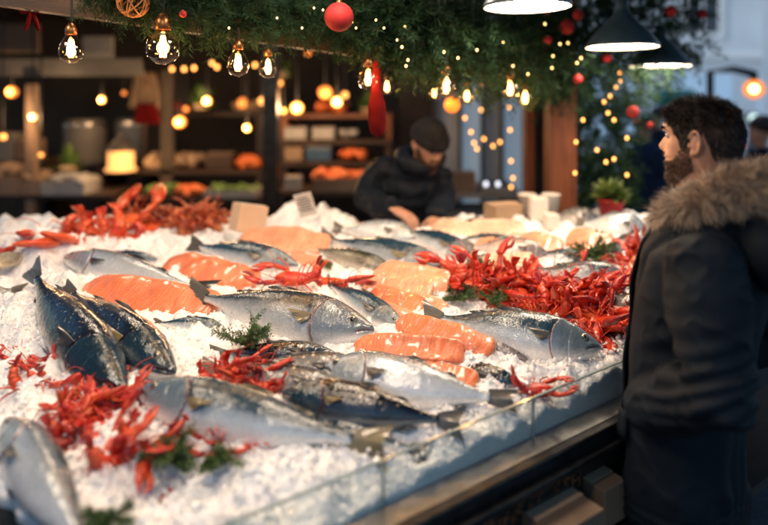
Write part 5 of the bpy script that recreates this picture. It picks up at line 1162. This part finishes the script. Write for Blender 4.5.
def body_to(mb, hip, chest, neck, legs, arms, s=1.0, up=(1, 0, .01)):
    hip, chest, neck = [np.asarray(q, float) for q in (hip, chest, neck)]
    mb.tube([hip - [0, 0, .06 * s], hip + [0, 0, .04 * s], (hip + chest) / 2, chest, chest * .45 + neck * .55, neck], np.array([.12, .145, .125, .145, .11, .055]) * s, 24, flat=.72, up=up)
    for a in legs: mb.tube(a, np.array([.088, .07, .052, .050, .036])[:len(a)] * s, 16)
    for a in arms: mb.tube(a, np.array([.052, .045, .038, .034, .025])[:len(a)] * s, 14)
def strands(mb, P_, D, Ln, wd, segs=4, bendv=(0, 0, -.3), curl=.25):
    n = len(P_); D = D / (np.linalg.norm(D, axis=1)[:, None] + 1e-9); Ln = np.broadcast_to(Ln, (n,))[:, None]
    rv = rng.normal(size=(n, 3)); sd = np.cross(D, rv); sd /= np.linalg.norm(sd, axis=1)[:, None]; cv = rng.normal(size=(n, 3)) * curl + np.array(bendv)
    V = []
    for i in range(segs + 1):
        t = i / segs; c = P_ + D * Ln * t + cv * Ln * t * t; w_ = wd * (1 - t) ** .6 + wd * .08
        V += [c - sd * w_, c + sd * w_]
    V = np.stack(V, 1); m = 2 * (segs + 1); b = (np.arange(n) * m)[:, None]
    f = np.concatenate([b + np.array([[2 * i, 2 * i + 1, 2 * i + 3, 2 * i + 2]]) for i in range(segs)], 0)
    tt = np.repeat(np.arange(segs + 1) / segs, 2); mb.add(V.reshape(-1, 3), f, tip=np.tile(tt, n), var=np.repeat(rng.random(n), m))
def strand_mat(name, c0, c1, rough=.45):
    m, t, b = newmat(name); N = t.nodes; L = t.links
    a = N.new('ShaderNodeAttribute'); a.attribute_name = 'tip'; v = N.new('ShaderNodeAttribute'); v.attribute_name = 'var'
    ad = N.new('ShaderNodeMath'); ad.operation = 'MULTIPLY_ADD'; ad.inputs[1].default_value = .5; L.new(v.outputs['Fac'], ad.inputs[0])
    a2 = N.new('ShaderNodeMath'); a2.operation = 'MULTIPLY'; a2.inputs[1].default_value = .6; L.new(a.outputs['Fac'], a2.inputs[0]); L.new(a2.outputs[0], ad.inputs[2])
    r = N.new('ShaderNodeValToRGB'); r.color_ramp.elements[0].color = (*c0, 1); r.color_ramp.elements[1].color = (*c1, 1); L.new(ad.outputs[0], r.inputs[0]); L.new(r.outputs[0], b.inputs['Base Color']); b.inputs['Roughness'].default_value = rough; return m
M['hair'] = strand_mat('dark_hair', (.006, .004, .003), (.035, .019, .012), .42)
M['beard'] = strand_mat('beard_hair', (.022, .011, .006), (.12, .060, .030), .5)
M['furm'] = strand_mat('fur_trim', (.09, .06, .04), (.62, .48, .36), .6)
M['haircap'] = mat('hair_base', (.012, .008, .006), .6)
M['skinm'] = mat('skin', (.42, .22, .145), .45, c2=(.50, .27, .18), scale=22, bump=.25, bscale=260, sss=.25, sssr=(1, .35, .2), bdist=.001)
M['coat'] = mat('dark_coat_cloth', (.007, .011, .017), .62, spec=.12, c2=(.012, .018, .026), scale=7, bump=.5, bscale=420, bdist=.0015)
M['coatn'] = mat('navy_padded_cloth', (.006, .009, .015), .55, spec=.12, c2=(.010, .014, .022), scale=6, bump=.3, bscale=200)
M['coatb'] = mat('blue_coat_cloth', (.012, .022, .05), .7, spec=.12, c2=(.02, .032, .065), scale=4)
M['trouser'] = mat('black_trousers', (.010, .010, .012), .75, spec=.12, c2=(.018, .018, .02), scale=10, bump=.3, bscale=300)
M['shoe'] = mat('black_leather', (.012, .011, .010), .35, c2=(.02, .018, .016), scale=10)
M['knit'] = mat('black_knit', (.010, .011, .013), .85, spec=.12, c2=(.018, .019, .022), scale=30, bump=.8, bscale=200)
M['eyew'] = mat('eye_white', (.28, .25, .23), .2, coat=1)

def loft(mb, secs, nv=64, sq=.85):
    "secs: z, centre x, centre y, a (front-back), b (side)"
    S = np.array(secs, float); zi = np.linspace(S[0, 0], S[-1, 0], 60); C = [np.interp(zi, S[:, 0], S[:, i]) for i in range(1, 5)]
    th = np.arange(nv) / nv * 2 * np.pi; c, s = np.cos(th), np.sin(th); x = C[0][:, None] + C[2][:, None] * np.sign(c) * np.abs(c) ** sq; y = C[1][:, None] + C[3][:, None] * np.sign(s) * np.abs(s) ** sq
    V = np.stack([x, y, zi[:, None] + 0 * x], -1); b = mb.n; mb.add(V, gridf(60, nv)); mb.add([V[0].mean(0), V[-1].mean(0)], np.zeros((0, 3), int)); j = np.arange(nv); k0 = mb.n - 2; e1 = b + 59 * nv
    mb.f.append(np.stack([b + (j + 1) % nv, b + j, np.full(nv, k0)], 1)); mb.f.append(np.stack([e1 + j, e1 + (j + 1) % nv, np.full(nv, k0 + 1)], 1))

def customer():
    hd = R(135); r = empty('person', (.765, 1.415, 0), 'bearded man in dark coat with fur-trimmed hood standing at the glass guard, hands in pockets', 'person', rz=hd)
    s = .86; o = np.array([.012, 0, 1.612]); Rm = rotm(0, R(2), R(-2))
    sho = {1: (-.045, .165, 1.47), -1: (-.03, -.165, 1.47)}; elb = {1: (-.085, .245, 1.235), -1: (-.07, -.25, 1.22)}; wr = {1: (.085, .160, 1.115), -1: (.085, -.15, 1.10)}
    k = MB(); head_to(k, s, Rm, o)
    legs = [[(0.03, q * .09, .86), (.03, q * .095, .66), (.035, q * .095, .48), (.01, q * .10, .3), (-.01, q * .10, .07)] for q in (1, -1)]
    arms = [[sho[q], tuple((np.array(sho[q]) + elb[q]) / 2), elb[q], tuple((np.array(elb[q]) + wr[q]) / 2), wr[q]] for q in (1, -1)]
    body_to(k, (.05, 0, .93), (.01, 0, 1.36), (.0, 0, 1.52), legs, arms, .78)
    for q in (1, -1): hand_to(k, wr[q], (.15, -.75 * q, -.6), (-.3, -q * .2, -.3), .9, .85, q)
    remesh(k, 'body', M['skinm'], .0030, r, 2)
    for q in (1, -1):
        e = np.array([.0695, q * .032, .1345]) * s @ Rm.T + o
        m_ = MB(); m_.ell(e, (.0125 * s,) * 3, 12, 16); eo = m_.build('eye', M['eyew'], r); m_ = MB(); m_.ell(e + Rm @ np.array([.0085, 0, 0]) * s, (.006 * s, .0075 * s, .0075 * s), 8, 12); m_.build('iris', M['pupil'], eo)
    # coat
    k = MB(); loft(k, [(.825, .054, 0, .112, .175), (.86, .055, 0, .122, .19), (.95, .052, 0, .122, .188), (1.1, .046, 0, .121, .185), (1.25, .028, 0, .126, .192), (1.38, .004, 0, .136, .205), (1.46, -.004, 0, .13, .20), (1.52, -.010, 0, .11, .155), (1.565, -.010, 0, .086, .105), (1.60, -.004, 0, .074, .08)])
    for q in (1, -1):
        a, b, c = [np.array(t[q]) for t in (sho, elb, wr)]
        k.tube([a + [0, -q * .06, .015], a, a * .65 + b * .35, a * .3 + b * .7, b + [-.008, 0, -.012], b * .65 + c * .35, b * .3 + c * .7, c], [.060, .080, .079, .071, .068, .064, .060, .055], 24)
    def folds(v):
        x, y, z = v[:, 0], v[:, 1], v[:, 2]
        n1 = vn(x * 8 + z * 5, y * 8, z * 9, 31); n2 = vn(x * 18 + z * 14, y * 16, z * 20 - x * 12, 32)
        arm = np.clip((np.abs(y) - .17) / .05, 0, 1)
        el = np.exp(-((z - 1.25) / .10) ** 2) * arm
        ring = np.sin(z * 150 + x * 70 + 5 * n1) * el * .0045
        w = (1 - np.abs(n1)) ** 3 * .008 * (.35 + .9 * arm) + (1 - np.abs(n2)) ** 4 * .005 * (.3 + .9 * arm) - .003
        vert = np.sin(np.arctan2(y, x) * 9 + 3 * n1) * .004 * np.clip((1.3 - z) / .4, 0, 1) * (1 - arm)
        sm = -.010 * np.exp(-((np.abs(y) - .155 - .02 * (z - 1.4)) / .010) ** 2) * np.clip((z - 1.36) / .05, 0, 1) * (x > -.2)
        hem = -.005 * np.exp(-((z - .870) / .004) ** 2) - .003 * np.exp(-((z - .895) / .003) ** 2)
        return w + ring + vert + sm + hem
    co = remesh(k, 'coat', M['coat'], .0055, r, 6, folds)
    # placket, pocket flap, stand collar
    def cs(th, z, off=0):
        S = np.array([(.825, .054, .116, .18), (.95, .052, .122, .188), (1.1, .046, .121, .185), (1.25, .028, .126, .192), (1.38, .004, .136, .205), (1.46, -.004, .13, .20), (1.52, -.010, .11, .155), (1.565, -.01, .086, .105), (1.62, 0, .084, .09)])
        cx, a, b = [np.interp(z, S[:, 0], S[:, i]) for i in (1, 2, 3)]; c, s_ = math.cos(th), math.sin(th)
        return np.array([cx + (a + off) * np.sign(c) * abs(c) ** .85, (b + off) * np.sign(s_) * abs(s_) ** .85, z])
    k = MB(); zz = np.linspace(.85, 1.60, 40); w_ = [(cs(.22, z, .006 + .002 * math.sin(z * 40)), cs(.46, z, .011 + .003 * math.sin(z * 33))) for z in zz]
    G = np.array([[a, a * .5 + b * .5 + nrm([1, .3, 0]) * .003, b] for a, b in w_]); k.add(G, gridf(40, 3, False)); po = k.build('placket', M['coat'], co); sd = po.modifiers.new('s', 'SOLIDIFY'); sd.thickness = .006
    k = MB(); G = np.array([[cs(t, z + .25 * (t - .8) * .2, .014 - .4 * (z - 1.075) * .1) for t in np.linspace(.62, 1.05, 8)] for z in np.linspace(1.02, 1.085, 5)]); k.add(G, gridf(5, 8, False)); po = k.build('pocket_flap', M['coat'], co); sd = po.modifiers.new('s', 'SOLIDIFY'); sd.thickness = .006
    k = MB(); th = np.linspace(-2.9, 2.9, 40)
    G = np.array([[np.array([-.006 + (.084 + .012 * u) * math.cos(t) * 1.0, (.088 + .008 * u) * math.sin(t), 1.535 + .050 * u - .02 * (math.cos(t) + 1) * u]) for u in np.linspace(0, 1, 6)] for t in th[np.abs(th) > .18]]); k.add(G, gridf(len(G), 6, False)); po = k.build('stand_collar', M['coat'], co); sd = po.modifiers.new('s', 'SOLIDIFY'); sd.thickness = .008
    # fur hood lying on the back
    hood = MB(); t = np.linspace(-2.72, 2.72, 60)    # pi = back
    ring = np.stack([-.050 - .150 * np.cos(t),   .128 * np.sin(t), 1.622 + .022 * np.cos(t) - .010 * np.cos(t) ** 2], 1); ring[:, 2] -= np.clip((np.abs(t) - 1.4) / 1.3, 0, 1) * .075; rr = np.interp(np.abs(t), [0, 1.4, 2.2, 2.72], [.046, .033, .025, .015])
    hood.tube(ring, rr, 20); ho = hood.build('fur_hood', M['furbase'], r)
    bag = MB(); bag.ell((-.15, 0, 1.50), (.095, .15, .11), 16, 24); bag.build('hood_bag', M['coat'], ho)
    n = 26000; i = rng.integers(0, 59, n); f = rng.random(n)[:, None]; c = ring[i] * (1 - f) + ring[i + 1] * f; ax = ring[i + 1] - ring[i]; ax /= np.linalg.norm(ax, axis=1)[:, None]
    d = rng.normal(size=(n, 3)); d -= ax * (d * ax).sum(1)[:, None]; d /= np.linalg.norm(d, axis=1)[:, None]; rad = (rr[i] * (1 - f[:, 0]) + rr[i + 1] * f[:, 0])[:, None]
    p = c + d * rad * .93; clump = np.stack([vn(p[:, 0] * 45, p[:, 1] * 45, p[:, 2] * 45, q) for q in (41, 42, 43)], 1)
    D = d * .75 + clump * .75 + np.array([-.25, .0, -.12]) + ax * .25
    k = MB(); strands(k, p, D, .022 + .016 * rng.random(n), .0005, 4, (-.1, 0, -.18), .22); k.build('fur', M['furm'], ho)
    # hair
    def roots(n, cond):
        out = []; 
        while sum(len(a) for a in out) < n:
            th = rng.random(n * 3) * 2 * np.pi - np.pi; z = rng.random(n * 3) * .245 - .01; z = np.minimum(z, .2345); wgt = np.clip((.2352 - z) / .06, .05, 1)
            kx = cond(th, z) & (rng.random(n * 3) < wgt); out.append(np.stack([th[kx], z[kx]], 1))
        q = np.concatenate(out)[:n]; return q[:, 0], q[:, 1]
    def nrmals(th, z):
        e = 1e-3; a = Hs(th + e, z) - Hs(th - e, z); b = Hs(th, np.minimum(z + e, .2349)) - Hs(th, z - e); m = np.cross(a, b); return m / (np.linalg.norm(m, axis=1)[:, None] + 1e-9)
    def scalp(th, z):
        a = np.abs(th); low = np.interp(a, [0, .45, .75, 1.0, 1.25, 1.5, 1.75, 2.0, 2.5, 3.15], [.196, .192, .176, .165, .105, .118, .150, .085, .045, .040]); return z > low + .003 * np.sin(th * 40)
    k = MB(); th, z = roots(26000, scalp); p = Hs(th, z); nn = nrmals(th, z); top = np.clip((z - .165) / .05, 0, 1)
    tb_ = np.clip((z - .15) / .05, 0, 1); flow = np.stack([-.25 + .55 * tb_, 0 * z, -.75 + .80 * tb_], 1)
    cl = np.stack([vn(p[:, 0] * 55, p[:, 1] * 55, p[:, 2] * 55, q) for q in (51, 52, 53)], 1)
    fq = np.exp(-((th) / .9) ** 2) * top
    D = nn * (.28 + .22 * top)[:, None] + flow + cl * (.22 + .22 * top)[:, None] + np.stack([fq * .15, 0 * fq, fq * .40], 1)
    Ln = .009 + .011 * top + .004 * rng.random(len(z)) + .004 * fq
    Ln = np.where(z < .08, .007, Ln)
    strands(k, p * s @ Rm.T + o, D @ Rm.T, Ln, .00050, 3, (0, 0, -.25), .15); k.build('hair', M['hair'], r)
    k = MB(); th = np.linspace(-np.pi, np.pi, 97)[:-1]; low = np.interp(np.abs(th), [0, .45, .75, 1.0, 1.25, 1.5, 1.75, 2.0, 2.5, 3.15], [.198, .194, .180, .168, .112, .124, .154, .09, .05, .045]); t = np.linspace(0, 1, 30)[:, None]
    zz = low[None] * (1 - t) + .2345 * t; V = Hs(th[None], zz) * 1.0; ctr = np.array([-.008, 0, .13]); V = ctr + (V - ctr) * (1 + .018 * np.clip(t * 3, 0, 1))[..., None] ; k.add(V * s @ Rm.T + o, gridf(30, 96)); k.build('hair_base', M['haircap'], r)
    # beard, moustache, brows
    def bz(th, z):
        a = np.abs(th); hi = np.interp(a, [0, .30, .5, .8, 1.0, 1.25, 1.45, 1.6], [.058, .058, .070, .068, .074, .100, .118, .05]); lo = np.interp(a, [0, .6, 1.2, 1.6], [.004, .004, .022, .045])
        mus = (a < .42) & (z > .0795) & (z < .0895); return ((z < hi + .002 * np.sin(th * 60)) & (z > lo) & (a < 1.5)) | mus
    k = MB(); th, z = roots(8000, bz); p = Hs(th, z); nn = nrmals(th, z); D = nn * .7 + np.stack([0 * z - .15, 0 * z, 0 * z - .5], 1) + rng.normal(size=(len(z), 3)) * .25
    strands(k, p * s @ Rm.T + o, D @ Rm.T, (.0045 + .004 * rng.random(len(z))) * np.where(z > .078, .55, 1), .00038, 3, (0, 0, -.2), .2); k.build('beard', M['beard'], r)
    def bw(th, z): return (np.abs(np.abs(th) - .42) < .27) & (np.abs(z - (.1525 + .004 * np.sin((np.abs(th) - .2) * 5))) < .0032)
    k = MB(); th, z = roots(700, bw); p = Hs(th, z); nn = nrmals(th, z); D = nn * .3 + np.stack([-.2 + 0 * z, np.sign(th) * .8, 0 * z + .1], 1); strands(k, p * s @ Rm.T + o, D @ Rm.T, .009, .0004, 2, (0, 0, 0), .1); k.build('eyebrows', M['hair'], r)
    for a in legs:
        k = MB(); q = np.array(a); q[-1, 2] = .06; k.tube(q, [.098, .088, .078, .070, .062], 20); k.build('trouser_leg', M['trouser'], r)
        k = MB(); k.ell(q[-1] + [.055, 0, -.025], (.135, .045, .04), 10, 18); k.box(q[-1] + [.055, 0, -.052], (.25, .08, .014)); k.build('shoe', M['shoe'], r)
M['furbase'] = mat('fur_base', (.16, .10, .065), .8, c2=(.26, .17, .11), scale=40)
customer()

def standing(label, x, y, rz, h=1.75, m='coatb', seed=0, voxel=.012):
    r = empty('person', (x, y, 0), label, 'person', 'passers-by in the street', rz=rz); q = h / 1.8; k = MB(); head_to(k, .93 * q, np.eye(3), np.array([.02, 0, 1.57 * q]), False)
    arms = [[(0, a * .18, 1.42 * q), (-.02, a * .22, 1.27 * q), (-.02, a * .24, 1.12 * q), (.04, a * .24, .98 * q), (.09, a * .22, .86 * q)] for a in (1, -1)]
    legs = [[(0, a * .09, .86 * q), (.01, a * .095, .66 * q), (.02, a * .095, .48 * q), (0, a * .10, .3 * q), (-.02, a * .10, .07)] for a in (1, -1)]
    body_to(k, (0, 0, .9 * q), (0, 0, 1.33 * q), (0, 0, 1.5 * q), legs, arms, .95)
    for a in (1, -1): hand_to(k, (.09, a * .22, .86 * q), (.2, 0, -1), (0, -a, 0), .5, .95, a)
    remesh(k, 'body', M['skinm'], .007, r, 2)
    k = MB(); loft(k, [(.72 * q, 0, 0, .15, .22), (1.1 * q, 0, 0, .14, .2), (1.36 * q, 0, 0, .14, .215), (1.45 * q, 0, 0, .11, .17), (1.53 * q, 0, 0, .07, .08)])
    for a in arms: k.tube([np.array(p) for p in a], [.085, .08, .07, .062, .05], 16)
    remesh(k, 'coat', M[m], voxel, r, 3, lambda v: .012 * (1 - np.abs(vn(v[:, 0] * 9, v[:, 1] * 9, v[:, 2] * 12, seed))) ** 3)
    k = MB(); k.ell((.0, 0, 1.57 * q + .155), (.105, .088, .085), 14, 20); k.build('hair', M['haircap'], r)
    for a in legs: k = MB(); k.tube([np.array(p) for p in a], [.10, .09, .078, .07, .06], 14); k.build('trouser_leg', M['trouser'], r)
    for a in (1, -1): k = MB(); k.ell((.04, a * .1, .04), (.13, .045, .04), 8, 14); k.build('shoe', M['shoe'], r)
for px, Y, rz, h, m, lb in [(646, 6.3, 200, 1.62, 'coatb', 'blurred person in dark blue coat behind the table beside the flower pot'), (659, 7.2, 160, 1.72, 'coatn', 'blurred dark person between the blue-coated one and the bearded man'), (763, 5.0, 170, 1.66, 'coatn', 'dark blurred person cut by the right border behind the fur hood')]:
    standing(lb, (px - CX) * Y / F, Y, R(rz), h, m, int(px))

def monger():
    ox, oy = .13, 3.20; r = empty('person', (ox, oy, 0), 'fishmonger in black coat and woollen hat bending over the fish', 'person')
    L_ = lambda px, py, Y: A(px, py, Y) - np.array([ox, oy, 0])
    hp = np.array([0, .08, .92]); ch = L_(407, 188, 3.14); ch[2] = 1.30; nk = L_(417, 160, 3.06); nk[2] = 1.47
    s = .93; Rm = rotm(0, 0, R(-62)) @ rotm(0, R(34), 0) @ rotm(R(4), 0, 0); o = L_(424, 158, 3.03); o[2] = 1.50
    k = MB(); head_to(k, s, Rm, o)
    arms = [[L_(382, 170, 3.12), L_(371, 185, 3.08), L_(367, 198, 3.00), L_(380, 206, 2.88), L_(392, 208, 2.80)], [L_(436, 172, 3.10), L_(441, 187, 3.08), L_(442, 201, 3.02), L_(439, 211, 2.92), L_(436, 216, 2.86)]]
    legs = [[(q * .09, .07, .86), (q * .095, .08, .66), (q * .1, .06, .48), (q * .10, .08, .3), (q * .10, .1, .07)] for q in (1, -1)]
    body_to(k, hp, ch, nk, legs, arms, 1.0, (0, 1, .01))
    hand_to(k, arms[0][-1], (.75, -.35, -.35), (.1, .1, -1), .7, 1.05, 1); hand_to(k, arms[1][-1], (-.1, -.6, -.45), (-.2, .1, -1), .6, 1.0, -1)
    remesh(k, 'body', M['skinm'], .0045, r, 2)
    k = MB(); th = [(.80, 0, .07, .15, .22)]
    k.tube([hp - [0, 0, .1], hp + [0, -.01, .12], (hp + ch) / 2, ch, ch * .4 + nk * .6 + [0, 0, -.01], nk + [0, 0, .0]], [.17, .175, .17, .175, .15, .09], 28, flat=.74, up=(0, 1, .01))
    k.ell(L_(386, 171, 3.11), (.08, .075, .075), 10, 14); k.ell(L_(431, 171, 3.10), (.075, .075, .075), 10, 14)
    for a in arms: k.tube(a, [.076, .072, .066, .056, .046], 18)
    # thick turned-up collar round the neck
    t = np.linspace(0, 2 * np.pi, 25); cr = nk + np.stack([.088 * np.cos(t) + .015, .085 * np.sin(t) - .01, .045 + .035 * np.sin(t)], 1); k.tube(cr, .038, 12, cap=False)
    remesh(k, 'coat', M['coatn'], .009, r, 4, lambda v: .013 * (1 - np.abs(vn(v[:, 0] * 9, v[:, 1] * 9, v[:, 2] * 13, 61))) ** 3 + .004 * np.sin(v[:, 2] * 75) - .004)
    # hat
    k = MB(); th = np.arange(72) / 72 * 2 * np.pi; zs = np.linspace(0, 1, 26); V = []
    for q in zs:
        z_ = .148 + .115 * math.sin(q * math.pi / 2); rad = math.cos(q * math.pi / 2) ** .75; rib = 1 + .018 * np.cos(th * 18) * (1 if q < .3 else .6); bulge = .009 if q < .22 else 0
        V.append(np.stack([-.008 + (.112 * rad + bulge) * np.cos(th) * rib, (.090 * rad + bulge) * np.sin(th) * rib, np.full(72, z_)], 1))
    k.add(np.array(V) * s @ Rm.T + o, gridf(26, 72)); ht = k.build('woollen_hat', M['knit'], r); sd = ht.modifiers.new('s', 'SOLIDIFY'); sd.thickness = .004
    # beard
    n = 6000; th = (rng.random(n) * 2 - 1) * 1.45; z = rng.random(n) * .12 - .005; a = np.abs(th); hi = np.interp(a, [0, .30, .5, .8, 1.0, 1.25, 1.45], [.058, .058, .070, .076, .09, .12, .118]); kx = (z < hi) | ((a < .4) & (z > .079) & (z < .09)); th, z = th[kx], z[kx]; p = Hs(th, z)
    D = np.stack([np.cos(th) * .6, np.sin(th) * .6, -.7 + 0 * z], 1) + rng.normal(size=(len(z), 3)) * .2; k = MB(); strands(k, p * s @ Rm.T + o, D @ Rm.T, .012, .0008, 2); k.build('beard', M['beard'], r)
    for q in (1, -1):
        e = np.array([.075, q * .032, .134]) * s @ Rm.T + o; m_ = MB(); m_.ell(e, (.012 * s,) * 3, 8, 12); m_.build('eye', M['pupil'], r)
    for a in legs: k = MB(); k.tube([np.array(p) for p in a], [.11, .09, .078, .07, .06], 14); k.build('trouser_leg', M['trouser'], r)
    for q in (1, -1): k = MB(); k.ell((q * .1, .05, .04), (.045, .13, .04), 8, 14); k.build('shoe', M['shoe'], r)
monger()
